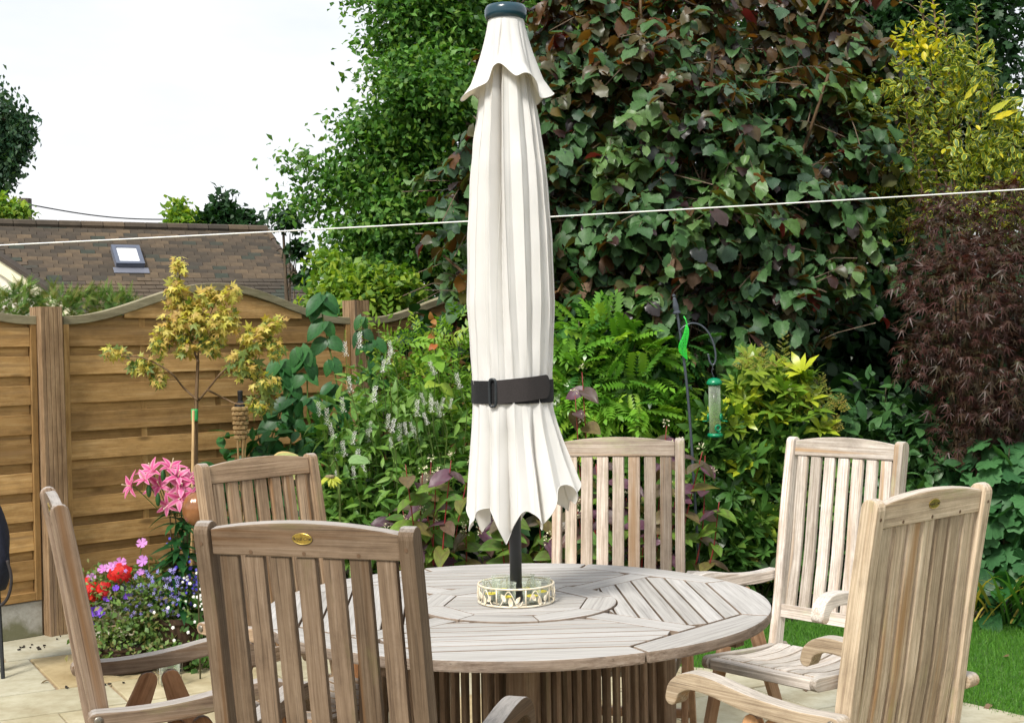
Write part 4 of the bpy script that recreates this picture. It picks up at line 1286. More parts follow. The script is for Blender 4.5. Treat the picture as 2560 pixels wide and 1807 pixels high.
# washing line
a, b_ = at(-2000, 703, 5.6), at(4600, 345, 5.0)
pts = [a.lerp(b_, k / 80) + Vector((0, 0, -0.035 * math.sin(PI * k / 80))) for k in range(81)]
tag(MB().tube(pts, 0.0027, 6).build('washing_line', 'line_white', None, smooth=True), 'white washing line stretched across the garden behind the parasol', 'washing line')

# ------------------------------------------------------------------ bird feeding station
FY = 7.15
b0 = on_ground(1722, 1575); 
top = at(1688, 742, FY); low = at(1724, 1040, FY)
root = thing('feeder_pole', 'black metal bird feeder pole with spire finial and curved hook', 'feeder pole', (low.x + 0.05, FY, 0))
O = Vector((low.x + 0.05, FY, 0))
pts = [Vector((0, 0, 0)), low - O, at(1700, 830, FY) - O, at(1692, 780, FY) - O]
MB().tube(smooth_path(pts, 6), 0.0075, 8).build('pole', 'hook_black', root, smooth=True)
fp = at(1692, 780, FY) - O; tp = at(1684, 734, FY) - O
dirf = (tp - fp).normalized()
fin = MB().lathe([(0, -0.01), (0.022, -0.008), (0.022, 0.0), (0.015, 0.006), (0.016, 0.03), (0.009, 0.072), (0.006, 0.078), (0.0095, 0.086), (0.007, 0.094), (0, 0.097)], 8)
q_ = dirf.to_track_quat('Z', 'Y').to_matrix()
fin.v = [tuple(fp + q_ @ Vector(p)) for p in fin.v]
fin.build('finial', 'hook_black', root)
hk = [(1700, 826), (1712, 815), (1732, 808), (1755, 815), (1775, 838), (1787, 872), (1789, 900), (1783, 912), (1775, 905), (1770, 884)]
MB().tube(smooth_path([at(x, y, FY - 0.01) - O for x, y in hk], 6), 0.0052, 8).build('hook', 'hook_black', root, smooth=True)
# hanging seed feeder
fc = at(1788, 1092, FY - 0.02); ft_ = at(1784, 953, FY - 0.02)
H = ft_.z - fc.z
sf = thing('seed_feeder', 'clear tube seed feeder with green lid, perches and ports hanging from the hook', 'bird feeder', fc)
MB().tube([(0, 0, H + 0.018), (-0.012, 0.004, H + 0.05), (-0.004, 0.004, (at(1783, 912, FY).z - fc.z))], 0.0016, 5).build('hanger', 'hook_black', sf)
MB().lathe([(0, 0), (0.038, 0.0), (0.041, 0.006), (0.041, 0.014), (0.032, 0.020), (0, 0.022)], 24).build('tray', 'feeder_green', sf, smooth=True)
MB().lathe([(0.031, 0.018), (0.031, H - 0.018), (0.029, H - 0.018), (0.029, 0.018)], 24, closed=True).build('tube', 'feeder_tube', sf, smooth=True)
MB().lathe([(0, 0.022), (0.0275, 0.022), (0.0275, 0.075), (0, 0.085)], 20).build('seed', 'seed', sf)
MB().lathe([(0.0, H - 0.022), (0.033, H - 0.022), (0.042, H - 0.014), (0.041, H - 0.004), (0.030, H + 0.012), (0.012, H + 0.018), (0, H + 0.018)], 24).build('lid', 'feeder_green', sf, smooth=True)
for a, z in ((R(-72), 0.048), (R(-20), 0.105), (R(160), 0.105), (R(108), 0.048)):
    o_ = Vector((math.cos(a), math.sin(a), 0))
    t3 = Vector((-o_.y, o_.x, 0))
    pts = [o_ * 0.034 + Vector((0, 0, z)) + (t3 * math.cos(q) + Vector((0, 0, 1)) * math.sin(q)) * 0.0145 for q in np.linspace(0, 2 * PI, 17)]
    pt = MB().tube(pts, 0.0055, 7, False).build('port', 'feeder_green', sf, smooth=True)
    MB().tube([o_ * 0.030 + Vector((0, 0, z - 0.020)), o_ * 0.066 + Vector((0, 0, z - 0.022))], 0.0032, 6).build('perch', 'feeder_green', pt, smooth=True)
# green net bag
nt0, nt1 = at(1716, 812, FY - 0.03), at(1715, 898, FY - 0.03)
O2 = nt0
netb = thing('fat_ball_net', 'empty bright green net bag hanging on the feeder pole', 'net bag', O2)
Hn = nt0.z - nt1.z
prof = [(0.0, 0.004), (0.12, 0.010), (0.3, 0.015), (0.55, 0.021), (0.8, 0.019), (0.95, 0.008), (1.0, 0.003)]
def netp(v, a):
    r_ = np.interp(v, [p[0] for p in prof], [p[1] for p in prof])
    off = -0.016 * math.sin(PI * v) + 0.010 * math.sin(2 * PI * v)
    return Vector((off + r_ * math.cos(a) * 1.0, r_ * math.sin(a) * 0.55, -Hn * v))
nm = MB()
for k in range(14):
    for sgn in (-1, 1):
        nm.tube([netp(v, 2 * PI * k / 14 + sgn * v * 2.6) for v in np.linspace(0, 1, 26)], 0.0011, 4, False)
nm.build('net', 'net_green', netb, stuff=True)
MB().tube([netp(0, 0), Vector((-0.004, 0, 0.03)), Vector((-0.012, 0.01, 0.045))], 0.003, 6).build('knot', 'net_green', netb)

# ------------------------------------------------------------------ bamboo torch by the fence
ty = 7.55
tb = at(607, 1290, ty); tb.z = 0.02
tt_ = at(600, 978, ty)
tor = thing('garden_torch', 'bamboo garden torch with black metal cap against the fence', 'torch', (tb.x, tb.y, 0.0))
zt = tt_.z; k_ = ty / F
zc = lambda y: at(600, y, ty).z
dx = tt_.x - tb.x
MB().lathe([(0, zc(1016)), (0.034, zc(1016)), (0.030, zc(1008)), (0.013, zc(1002)), (0.0155, zc(978)), (0.012, zc(976)), (0, zc(976))], 16, (dx, 0, 0)).build('cap', 'torch_cap', tor, smooth=False)
zb0, zb1 = zc(1098), zc(1016)
for j in range(7):
    z = zb0 + (zb1 - zb0) * (j + 0.5) / 7
    pts = []
    rb = 0.026 + 0.010 * j / 7
    for q in range(33):
        a = 2 * PI * q / 32
        rr = rb + 0.0045 * math.cos(8 * a + PI * j)
        pts.append((dx + rr * math.cos(a), rr * math.sin(a), z))
    MB().tube(pts, (zb1 - zb0) / 15, 6, False).build('weave', 'bamboo', tor, (1, 0, 0))
for q in range(5):
    a = 2 * PI * q / 5 + 0.3
    MB().tube([(dx + 0.033 * math.cos(a), 0.033 * math.sin(a), zb1), (dx + 0.024 * math.cos(a), 0.024 * math.sin(a), zb0), (0.010 * math.cos(a), 0.010 * math.sin(a), 0.55), (0.009 * math.cos(a), 0.009 * math.sin(a), 0.0)], 0.0045, 6).build('cane', 'bamboo', tor, (0, 0, 1))

# ------------------------------------------------------------------ things along the fence at the left
# dark bag leaning at the left edge
bx = at(-38, 1400, 6.35)
bag = thing('garden_bag', 'dark navy padded bag with black loop strap at the left edge', 'bag', (bx.x, bx.y, 0))
zt, zb_ = at(0, 1235, 6.35).z, at(0, 1475, 6.35).z
vs, fs = [], []
nr, nn = 14, 20
for i in range(nr):
    v = i / (nr - 1)
    z = zb_ + (zt - zb_) * v
    w = 0.118 * (1 - 0.28 * v ** 2) * math.sin(PI * (0.12 + 0.84 * v)) ** 0.35
    dpt = 0.09 * math.sin(PI * (0.1 + 0.85 * v)) ** 0.4
    for k in range(nn):
        a = 2 * PI * k / nn
        wr = 1 + 0.05 * math.sin(5 * a + 6 * v) + 0.03 * math.sin(11 * v + 3 * a)
        vs.append((w * wr * math.copysign(abs(math.cos(a)) ** 0.7, math.cos(a)), dpt * wr * math.copysign(abs(math.sin(a)) ** 0.7, math.sin(a)), z))
for i in range(nr - 1):
    for k in range(nn):
        fs.append((i * nn + k, i * nn + (k + 1) % nn, (i + 1) * nn + (k + 1) % nn, (i + 1) * nn + k))
fs += [tuple(range(nn - 1, -1, -1)), tuple((nr - 1) * nn + k for k in range(nn))]
link('body', mesh('body', vs, fs, 'bag_navy', smooth=True), bag)
q = [at(18, 1400, 6.3), at(28, 1440, 6.3), at(24, 1480, 6.3), at(8, 1508, 6.3), at(-25, 1522, 6.3)]
MB().tube(smooth_path([p - Vector((bx.x, bx.y, 0)) for p in q], 6), 0.0075, 8).build('strap', 'strap_black', bag, smooth=True)
MB().lathe([(0, 0), (0.02, 0), (0.02, zb_ + 0.02), (0, zb_ + 0.02)], 10, (0, 0.02, 0)).build('stand', 'pole_black', bag)
for sx in (-0.1, 0.1):
    MB().tube([(sx, -0.07, 0.0), (sx * 0.6, 0.0, zb_)], 0.01, 8).build('frame_tube', 'pole_black', bag)
# soil crumbs and dead leaves on the slabs
cm = MB()
rs2 = random.Random(3)
for (px, py, n, sp) in ((70, 1618, 12, 0.05), (215, 1720, 5, 0.08), (262, 1712, 4, 0.06), (120, 1590, 6, 0.15), (460, 1728, 6, 0.10)):
    c_ = on_ground(px, py)
    for _ in range(n):
        x, y = c_.x + rs2.gauss(0, sp), c_.y + rs2.gauss(0, sp * 0.7)
        s = rs2.uniform(0.004, 0.018)
        cm.box((x, y, 0.006), (s, s * rs2.uniform(0.4, 1), rs2.uniform(0.004, 0.008)), Matrix.Rotation(rs2.uniform(0, 3), 3, 'Z') @ Matrix.Rotation(rs2.uniform(-0.4, 0.4), 3, 'X'))
o = cm.build('soil_crumbs', 'soil', None, stuff=True)
o['label'] = 'dark crumbs of soil and dead leaf scattered on the paving'
o['category'] = 'debris'

# ------------------------------------------------------------------ leaves: templates, clouds and single leaves
def grid_leaf(ns, ntt, prof, width, fold=0.15, droop=0.2, teeth=0.0, wave=0.0, curl=0.0, seed=0, heart=0.0):
    """leaf of length 1 along +y, normal +z; prof(s) half-width shape 0..1"""
    r_ = random.Random(seed)
    V, UV, Fq = [], [], []
    for i in range(ns + 1):
        s = i / ns
        w = prof(s) * width
        for j in range(ntt + 1):
            t_ = -1 + 2 * j / ntt
            ww = w
            if teeth and abs(t_) == 1: ww = w * (1 + teeth * (1 if i % 2 else -0.6) + r_.uniform(-teeth, teeth) * 0.5)
            x = ww * t_
            y = s - heart * (1 - s) ** 4 * abs(t_) ** 1.5
            z = fold * abs(x) - droop * s * s + wave * math.sin(5 * s + 2.2 * t_ + seed) * (0.3 + abs(t_)) + curl * (t_ * t_) * -width
            V.append((x, y, z)); UV.append((0.5 + 0.5 * t_, s))
    for i in range(ns):
        for j in range(ntt):
            a = i * (ntt + 1) + j
            Fq.append((a, a + 1, a + ntt + 2, a + ntt + 1))
    return np.array(V, float), np.array(Fq), np.array(UV, float)

def lobed(angles, lens, notch=0.35, cup=-0.15, droop=0.15):
    """palmate leaf, one quad for each lobe"""
    V, UV, Fq = [], [], []
    n = len(angles)
    for k, (a, l) in enumerate(zip(angles, lens)):
        am = a - (a - angles[k - 1]) / 2 if k > 0 else a - 0.45
        ap = a + (angles[k + 1] - a) / 2 if k < n - 1 else a + 0.45
        nl = notch * l
        pts = [(0, 0), (nl * math.sin(am), nl * math.cos(am)), (l * math.sin(a), l * math.cos(a)), (nl * math.sin(ap), nl * math.cos(ap))]
        b0 = len(V)
        for q, (x, y) in enumerate(pts):
            rr = math.hypot(x, y)
            V.append((x, y, cup * rr * (1 if q in (1, 3) else 0) - droop * rr * rr)); UV.append(((0.5, 0.15, 0.5, 0.85)[q], (0, 0.4, 1, 0.4)[q]))
        Fq.append((b0, b0 + 1, b0 + 2, b0 + 3))
    V = np.array(V, float)
    return V, np.array(Fq), np.array(UV, float)

def compose(parts):
    """parts: list of (template, Matrix4)"""
    Vs, Fs, Us, k = [], [], [], 0
    for (V, Fq, UV), M_ in parts:
        m_ = np.array(M_)
        Vs.append(V @ m_[:3, :3].T + m_[:3, 3]); Fs.append(Fq + k); Us.append(UV); k += len(V)
    return np.concatenate(Vs), np.concatenate(Fs), np.concatenate(Us)

def np_leaf_mesh(name, V, Fq, UV, mat, tint=None, smooth=True):
    me = bpy.data.meshes.new(name)
    nv, nf = len(V), len(Fq)
    me.vertices.add(nv)
    me.vertices.foreach_set('co', V.astype(np.float32).ravel())
    me.loops.add(nf * 4)
    me.loops.foreach_set('vertex_index', Fq.astype(np.int32).ravel())
    me.polygons.add(nf)
    me.polygons.foreach_set('loop_start', np.arange(0, nf * 4, 4, dtype=np.int32))
    if smooth:
        me.polygons.foreach_set('use_smooth', np.ones(nf, bool))
    me.update(calc_edges=True)
    uvl = me.uv_layers.new(name='uv')
    uvl.data.foreach_set('uv', UV[Fq.ravel()].astype(np.float32).ravel())
    if tint is not None:
        a = me.attributes.new('tint', 'FLOAT', 'POINT')
        a.data.foreach_set('value', tint.astype(np.float32))
    me.materials.append(MATS[mat])
    me.validate()
    return me

def unit(v):
    return v / np.maximum(np.linalg.norm(v, axis=-1, keepdims=True), 1e-9)

def frames(d, n):
    y = unit(d); z = n - (n * y).sum(1, keepdims=True) * y; z = unit(z); x = np.cross(y, z)
    return np.stack([x, y, z], 2)

def cloud_mesh(name, T, P, Rm, S, mat):
    V, Fq, UV = T
    N, n = len(P), len(V)
    VV = np.einsum('nij,vj->nvi', Rm, V) * S[:, None, None] + P[:, None, :]
    FF = Fq[None] + (np.arange(N) * n)[:, None, None]
    UU = np.tile(UV, (N, 1))
    tint = np.repeat(rng.random(N), n)
    return np_leaf_mesh(name, VV.reshape(-1, 3), FF.reshape(-1, 4), UU, mat, tint)

def project(P):
    rel = P - np.array(EYE)
    zc = rel @ np.array(CF)
    return 1280 + F * (rel @ np.array(CR)) / zc, 903.5 - F * (rel @ np.array(CU)) / zc, zc

def leaves(root, T, P, Rm, S, mat, nobj=0, cell=34, name='leaf', rest='foliage', tvar=None):
    """the nobj leaves that show most become parts of their own, the others one mass"""
    O_ = np.array(root.location)
    keep = np.ones(len(P), bool)
    if nobj:
        px, py, zc = project(P)
        inside = (px > -30) & (px < 2590) & (py > -40) & (py < 1830)
        order = np.argsort(zc)
        used, pick = {}, []
        for i in order:
            if not inside[i]: continue
            key = (int(px[i] // cell), int(py[i] // cell))
            if used.get(key, 0) >= 1: continue
            used[key] = 1; pick.append(i)
        pick = sorted(pick, key=lambda i: -S[i] / zc[i])[:nobj]
        if len(pick) < nobj:
            ps = set(pick)
            pick += [i for i in order if inside[i] and i not in ps][:nobj - len(pick)]
        Ts = [T] + (tvar or [])
        mes = [np_leaf_mesh(name, *t3, mat) for t3 in Ts]
        for i in pick:
            o = bpy.data.objects.new(name, mes[i % len(mes)])
            COL.objects.link(o); o.parent = root
            M_ = Matrix([list(Rm[i][r] * S[i]) + [P[i][r] - O_[r]] for r in range(3)] + [[0, 0, 0, 1]])
            o.matrix_basis = M_
            keep[i] = False
    if keep.any() and rest:
        link(rest, cloud_mesh(rest, T, P[keep] - O_, Rm[keep], S[keep], mat), root, True)

def sample_blobs(blobs, n, inner=0.55, back=0.5):
    """points in the outer shell of ellipsoids [(centre, (rx, ry, rz))]; fewer on the side turned away"""
    vol = np.array([b[1][0] * b[1][2] for b in blobs]); vol = vol / vol.sum()
    out, outn = [], []
    for (c, r3), w in zip(blobs, vol):
        m_ = int(n * w) + 1
        d = unit(rng.normal(size=(m_ * 2, 3)))
        keep = (d[:, 1] < 0.15) | (rng.random(len(d)) < back)
        d = d[keep][:m_]
        rad = (inner + (1.0 - inner) * rng.random(len(d)) ** 0.6) * (1 + 0.10 * rng.normal(size=len(d)))
        out.append(np.array(c) + d * rad[:, None] * np.array(r3)); outn.append(d)
    return np.concatenate(out), np.concatenate(outn)

def blob(px, py, rpx, Y, ry=None, rz=None):
    c = at(px, py, Y); r_ = rpx * Y / F
    return (tuple(c), (r_, ry if ry else r_ * 0.8, (rz * Y / F) if rz else r_))

def leaf_dirs(N, outn, up=0.9, out=0.5, rnd=0.5, droop=0.35, spread=0.8):
    n = unit(np.array([0, 0, 1.0]) * up + outn * out + rng.normal(size=(N, 3)) * rnd)
    d = unit(outn * 0.7 + rng.normal(size=(N, 3)) * spread + np.array([0, 0, -1.0]) * droop)
    return frames(d, n)

def clumps(P, outn, per, sigma, flat=0.6):
    N = len(P)
    Q = np.repeat(P, per, 0) + rng.normal(size=(N * per, 3)) * np.array([sigma, sigma, sigma * flat])
    return Q, np.repeat(outn, per, 0)

def stems(root, lines, mat, name='stem', grain=True, n=6):
    O_ = Vector(root.location)
    for pts, r_ in lines:
        rr = r_ if isinstance(r_, (list, tuple)) else [r_ * (1 - 0.6 * k / (len(pts) - 1)) for k in range(len(pts))]
        MB().tube([Vector(p) - O_ for p in pts], rr, n).build(name, mat, root, (0, 0, 1), smooth=True)

def tree(name, label, cat, base, blobs, nclump, per, sigma, T, size, mat, trunk_r, group=None, branches=7, back=0.45, barkm='bark'):
    root = thing(name, label, cat, base, group=group)
    Pc, On = sample_blobs(blobs, nclump, 0.45, back)
    Q, OO = clumps(Pc, On, per, sigma)
    Rm = leaf_dirs(len(Q), OO, 0.8, 0.6, 0.7, 0.3, 1.0)
    S = size * rng.uniform(0.65, 1.25, len(Q))
    leaves(root, T, Q, Rm, S, mat, 0, rest='crown')
    b0 = Vector(base)
    top = max((Vector(b_[0]) for b_ in blobs), key=lambda v_: v_.z)
    mid = Vector((b0.x * 0.6 + top.x * 0.4, b0.y * 0.6 + top.y * 0.4, top.z * 0.5))
    tr_pts = smooth_path([b0, mid, top], 5)
    stems(root, [(tr_pts, [trunk_r * (1 - 0.75 * k / (len(tr_pts) - 1)) for k in range(len(tr_pts))])], barkm, 'trunk', n=10)
    for k in range(branches):
        c_ = Vector(random.choice(blobs)[0])
        s0 = tr_pts[random.randint(len(tr_pts) // 3, len(tr_pts) - 2)]
        m_ = s0.lerp(c_, 0.5) + Vector((0, 0, -0.1 * (c_ - s0).length))
        c_ = s0.lerp(c_, 0.92)
        stems(root, [(smooth_path([s0, m_, c_], 4), trunk_r * 0.30)], barkm, 'branch')
    return root

oval = lambda s: math.sin(PI * s ** 0.8) ** 0.7
lance = lambda s: math.sin(PI * s ** 0.7) ** 1.1
round_ = lambda s: math.sin(PI * min(1, s * 0.93 + 0.04)) ** 0.5
heartp = lambda s: (math.sin(PI * (0.22 + 0.78 * s)) ** 0.9) if s > 0 else 0.55
T_small = grid_leaf(2, 1, oval, 0.30, 0.3, 0.2)
T_tri = grid_leaf(2, 1, lance, 0.24, 0.2, 0.25)
T_oak = lobed([-1.7, -0.75, 0, 0.75, 1.7], [0.36, 0.62, 0.85, 0.58, 0.40], 0.72, -0.15, 0.3)
hzp = lambda s: (math.sin(PI * min(1, s * 0.93 + 0.04)) ** 0.5) * (1 if s < 0.7 else 1 - 0.5 * ((s - 0.7) / 0.3) ** 2)
T_hazel = grid_leaf(9, 4, hzp, 0.43, 0.28, 0.35, 0.10, 0.05, 0.12, 1, 0.10)
T_hazel2 = grid_leaf(9, 4, hzp, 0.42, -0.15, 0.62, 0.10, 0.05, -0.10, 5, 0.12)
T_hazel3 = grid_leaf(9, 4, hzp, 0.42, 0.65, 0.25, 0.08, 0.05, 0.15, 9, 0.08)
T_heart = grid_leaf(7, 4, heartp, 0.34, 0.20, 0.18, 0, 0.02, 0.05, 2, 0.14)
T_heart2 = grid_leaf(7, 4, heartp, 0.30, 0.35, 0.32, 0, 0.03, 0.0, 6, 0.10)
T_ovate = grid_leaf(7, 4, lambda s: math.sin(PI * s ** 0.72) ** 0.75, 0.33, 0.22, 0.28, 0, 0.02, 0.08, 3)
T_ovate2 = grid_leaf(7, 4, lambda s: math.sin(PI * s ** 0.72) ** 0.75, 0.31, 0.34, 0.42, 0, 0.02, 0.02, 8)
T_lance = grid_leaf(4, 2, lance, 0.15, 0.3, 0.25)
T_laurel = grid_leaf(5, 2, lambda s: math.sin(PI * s ** 0.85) ** 0.8, 0.24, 0.25, 0.20)
T_varieg = grid_leaf(4, 4, lambda s: math.sin(PI * s ** 0.95) ** 0.6, 0.26, 0.25, 0.15)
T_acer = lobed([-1.75, -0.85, 0, 0.85, 1.75], [0.55, 0.85, 1.0, 0.85, 0.55], 0.45, -0.12, 0.25)
T_jmaple = lobed([-2.0, -1.3, -0.65, 0, 0.65, 1.3, 2.0], [0.45, 0.75, 0.95, 1.05, 0.95, 0.75, 0.45], 0.20, -0.05, 0.45)
T_anem = lobed([-2.3, -1.7, -1.05, -0.5, 0, 0.5, 1.05, 1.7, 2.3], [0.50, 0.58, 0.60, 0.72, 0.68, 0.72, 0.60, 0.58, 0.50], 0.88, 0.05, 0.2)
_lf = grid_leaf(2, 1, lance, 0.20, 0.4, 0.15)
def pinnate(pairs=7, lw=0.30):
    parts = []
    for k in range(pairs):
        f_ = 0.12 + 0.80 * k / (pairs - 1); dr = -0.28 * f_ * f_
        sz = lw * (0.75 + 0.5 * math.sin(PI * (0.2 + 0.7 * k / pairs)))
        for s in (-1, 1):
            parts.append((_lf, Matrix.Translation((0, f_, dr)) @ Matrix.Rotation(s * -R(62), 4, 'Z') @ Matrix.Rotation(R(-12), 4, 'X') @ Matrix.Diagonal((sz * 1.25, sz, sz, 1))))
    parts.append((_lf, Matrix.Translation((0, 0.95, -0.26)) @ Matrix.Rotation(R(-25), 4, 'X') @ Matrix.Diagonal((lw * 1.2, lw, lw, 1))))
    return compose(parts)
T_mahonia = pinnate()
T_ferny = pinnate(9, 0.20)
def whorl(n, tilt, wid=0.17, seed=0):
    r_ = random.Random(seed)
    lf = grid_leaf(3, 1, lambda s: math.sin(PI * s ** 1.25) ** 0.8, wid, 0.35, 0.25)
    return compose([(lf, Matrix.Rotation(2 * PI * k / n + r_.uniform(-.2, .2), 4, 'Z') @ Matrix.Rotation(R(tilt) + r_.uniform(-.25, .25), 4, 'X') @ Matrix.Scale(r_.uniform(0.75, 1.1), 4)) for k in range(n)])
T_whorl = whorl(9, 28, 0.15, 1)
T_whorl2 = whorl(8, 48, 0.16, 2)
T_spray = compose([(_lf, Matrix.Translation((0, 0.25 + 0.1 * k, 0)) @ Matrix.Rotation(R((-1) ** k * 45), 4, 'Z') @ Matrix.Scale(0.32, 4)) for k in range(7)])
def conifer_spray():
    parts = []
    lf = grid_leaf(1, 1, lambda s: 1 - 0.8 * s, 0.07, 0, 0)
    for k in range(7):
        for s in (-1, 1):
            parts.append((lf, Matrix.Translation((0, 0.12 * k, 0)) @ Matrix.Rotation(s * -R(40), 4, 'Z') @ Matrix.Scale(0.42 * (1 - 0.09 * k), 4)))
    parts.append((grid_leaf(1, 1, lambda s: 1 - 0.6 * s, 0.04, 0, 0.1), Matrix.Identity(4)))
    return compose(parts)
T_conifer = conifer_spray()

# ------------------------------------------------------------------ far trees
OY = 13.0
tree('oak_tree', 'tall dark green leafy tree behind the fence, left of the parasol', 'tree', tuple(on_ground(1150, 1272)),
     [blob(x, y, r_, OY + dy) for x, y, r_, dy in ((1040, 40, 130, 0), (1055, 230, 135, -.4), (985, 395, 118, -.3), (850, 455, 62, -.2), (945, 570, 112, -.5), (1050, 560, 140, 0), (1150, 150, 190, .5), (1220, 400, 220, .5),
      (1060, -130, 130, 0), (1300, -10, 200, 1), (1480, -40, 170, 1), (1700, -60, 200, 1.5), (950, 690, 130, 0), (1100, 720, 140, .3), (770, 430, 30, -.2), (930, 310, 40, -.4), (770, 510, 28, -.2))],
     720, 140, 0.15, T_small, 0.074, 'oak_leaf', 0.22, 'trees beyond the fence', 14)
tree('lime_bush', 'yellow green bushy tree low beside the bungalow roof', 'tree', tuple(at(850, 1200, 11.0).xy) + (0,),
     [blob(845, 725, 45, 11.0), blob(900, 740, 70, 10.8), blob(835, 670, 24, 11.0), blob(960, 740, 60, 10.9), blob(812, 760, 22, 11)],
     130, 46, 0.08, T_small, 0.075, 'lime_leaf', 0.06, 'trees beyond the fence', 5)
tree('young_tree', 'loose dark young tree at the right end of the tiled roof', 'tree', tuple(at(735, 1150, 16).xy) + (0,),
     [blob(725, 560, 17, 16), blob(742, 625, 14, 16), blob(770, 690, 16, 16), blob(706, 535, 9, 16)],
     26, 22, 0.07, T_small, 0.10, 'dark_leaf', 0.05, 'trees beyond the fence', 4)
tree('conifer_tree', 'bright green pointed conifer tip rising behind the roof, left one', 'tree', tuple(at(455, 1100, 26).xy) + (0,),
     [blob(450, 545, 16, 26), blob(447, 520, 10, 26), blob(465, 575, 26, 26), blob(495, 560, 15, 26)],
     40, 26, 0.10, T_small, 0.16, 'lime_leaf', 0.05, 'trees behind the roof', 1)
tree('conifer_tree', 'darker tree top behind the roof, right of the bright one', 'tree', tuple(at(560, 1100, 26).xy) + (0,),
     [blob(560, 545, 28, 26), blob(548, 505, 14, 26), blob(567, 490, 7, 26), blob(605, 560, 25, 26), blob(530, 570, 30, 26), blob(640, 565, 14, 26)],
     62, 26, 0.11, T_small, 0.17, 'dark_leaf', 0.05, 'trees behind the roof', 2)
# hanging birch at the left edge
bt = thing('birch_tree', 'drooping tree branches hanging at the top left edge', 'tree', tuple(at(-160, 1100, 24).xy) + (0,), group='trees behind the roof')
Pc, On = sample_blobs([blob(30, 330, 42, 24, rz=50), blob(10, 390, 40, 24, rz=70), blob(-60, 330, 90, 24, rz=130), blob(60, 350, 14, 24, rz=45), blob(5, 460, 14, 24, rz=40), blob(45, 318, 25, 24)], 150, 0.2, 0.5)
Q, OO = clumps(Pc, On, 42, 0.10, 2.2)
d = unit(rng.normal(size=(len(Q), 3)) * 0.6 + np.array([0, 0, -1.0]))
leaves(bt, T_small, Q, frames(d, unit(rng.normal(size=(len(Q), 3)))), 0.13 * rng.uniform(0.6, 1.2, len(Q)), 'birch_leaf', rest='crown')
b0 = Vector(bt.location)
stems(bt, [(smooth_path([b0, b0 + Vector((0.1, 0, 2.5)), at(-60, 330, 24), at(10, 300, 24), at(40, 320, 24)], 5), 0.12), ([at(30, 310, 24), at(50, 360, 24), at(55, 400, 24)], 0.02)], 'bark', 'trunk')
tree('far_shrub', 'olive shrub at the left edge beside the utility pole', 'shrub', tuple(at(15, 1100, 22).xy) + (0,),
     [blob(10, 535, 38, 22), blob(48, 550, 20, 22), blob(-40, 540, 50, 22)], 60, 30, 0.1, T_small, 0.12, 'lime_leaf', 0.04, None, 1)
# trees at the top right
tree('oak_tree', 'dark tree against the sky in the top right corner', 'tree', tuple(at(2480, 1200, 14).xy) + (0,),
     [blob(x, y, r_, 14 + dy) for x, y, r_, dy in ((2300, 60, 110, .5), (2410, 110, 90, 0), (2470, 0, 45, 0), (2430, 250, 80, 0), (2150, 120, 130, .8), (2230, 280, 150, .5), (2380, 420, 120, .4), (2560, 420, 110, .3), (2050, 20, 120, 1))],
     340, 66, 0.19, T_oak, 0.11, 'dark_leaf', 0.2, 'trees beyond the fence', 10)

# feathery hedge tips above the left panel
hg = thing('conifer_hedge', 'feathery green conifer hedge tips above the left fence panel', 'hedge', tuple(at(150, 1150, 9.2).xy) + (0,))
Pc, On = sample_blobs([blob(30, 770, 70, 9.0, rz=52), blob(150, 770, 70, 9.1, rz=48), blob(260, 765, 55, 9.3, rz=42), blob(60, 735, 25, 9.0, rz=30), blob(-80, 770, 100, 9, rz=60), blob(210, 745, 22, 9.2), blob(310, 770, 40, 9.4)], 1500, 0.3, 0.6)
d = unit(On * 0.7 + rng.normal(size=Pc.shape) * 0.8 + np.array([0, 0, 0.45]))
leaves(hg, T_conifer, Pc, frames(d, unit(rng.normal(size=Pc.shape) + np.array([0, -1, 0.4]))), 0.085 * rng.uniform(0.6, 1.3, len(Pc)), 'conifer_leaf', rest='foliage')
b0 = Vector(hg.location)
stems(hg, [([b0 + Vector((k * 0.3, 0, 0)), b0 + Vector((k * 0.33, 0, 1.5))], 0.02) for k in (-2, -1, 0, 1)], 'bark')

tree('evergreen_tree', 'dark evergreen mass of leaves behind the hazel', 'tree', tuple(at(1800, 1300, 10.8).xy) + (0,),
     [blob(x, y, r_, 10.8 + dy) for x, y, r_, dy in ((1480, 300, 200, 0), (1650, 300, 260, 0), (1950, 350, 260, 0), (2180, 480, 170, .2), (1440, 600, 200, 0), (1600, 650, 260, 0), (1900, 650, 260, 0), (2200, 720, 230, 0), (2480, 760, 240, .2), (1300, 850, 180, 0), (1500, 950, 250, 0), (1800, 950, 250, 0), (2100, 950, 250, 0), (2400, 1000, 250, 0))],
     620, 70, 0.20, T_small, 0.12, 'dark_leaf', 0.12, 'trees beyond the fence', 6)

# ------------------------------------------------------------------ the big purple hazel
HY = 8.4
hz_root = thing('hazel_shrub', 'large purple-leaved hazel with broad bronze and green leaves behind the table', 'shrub', tuple(at(1700, 1400, 8.9).xy) + (0,))
HB_ = [blob(x, y, r_, HY + dy) for x, y, r_, dy in ((1480, 60, 230, 0), (1780, 40, 280, .2), (2050, 120, 230, .4), (1360, 300, 230, 0), (1650, 330, 320, -.3), (1980, 380, 280, 0), (1190, 500, 160, .1), (1420, 560, 260, -.2), (1750, 600, 300, -.4), (2060, 600, 190, -.1), (1180, 690, 85, .2), (1530, 740, 170, -.3), (1900, 730, 190, -.4), (2230, 400, 120, .2), (1320, 700, 130, 0), (2190, 230, 150, .4))]
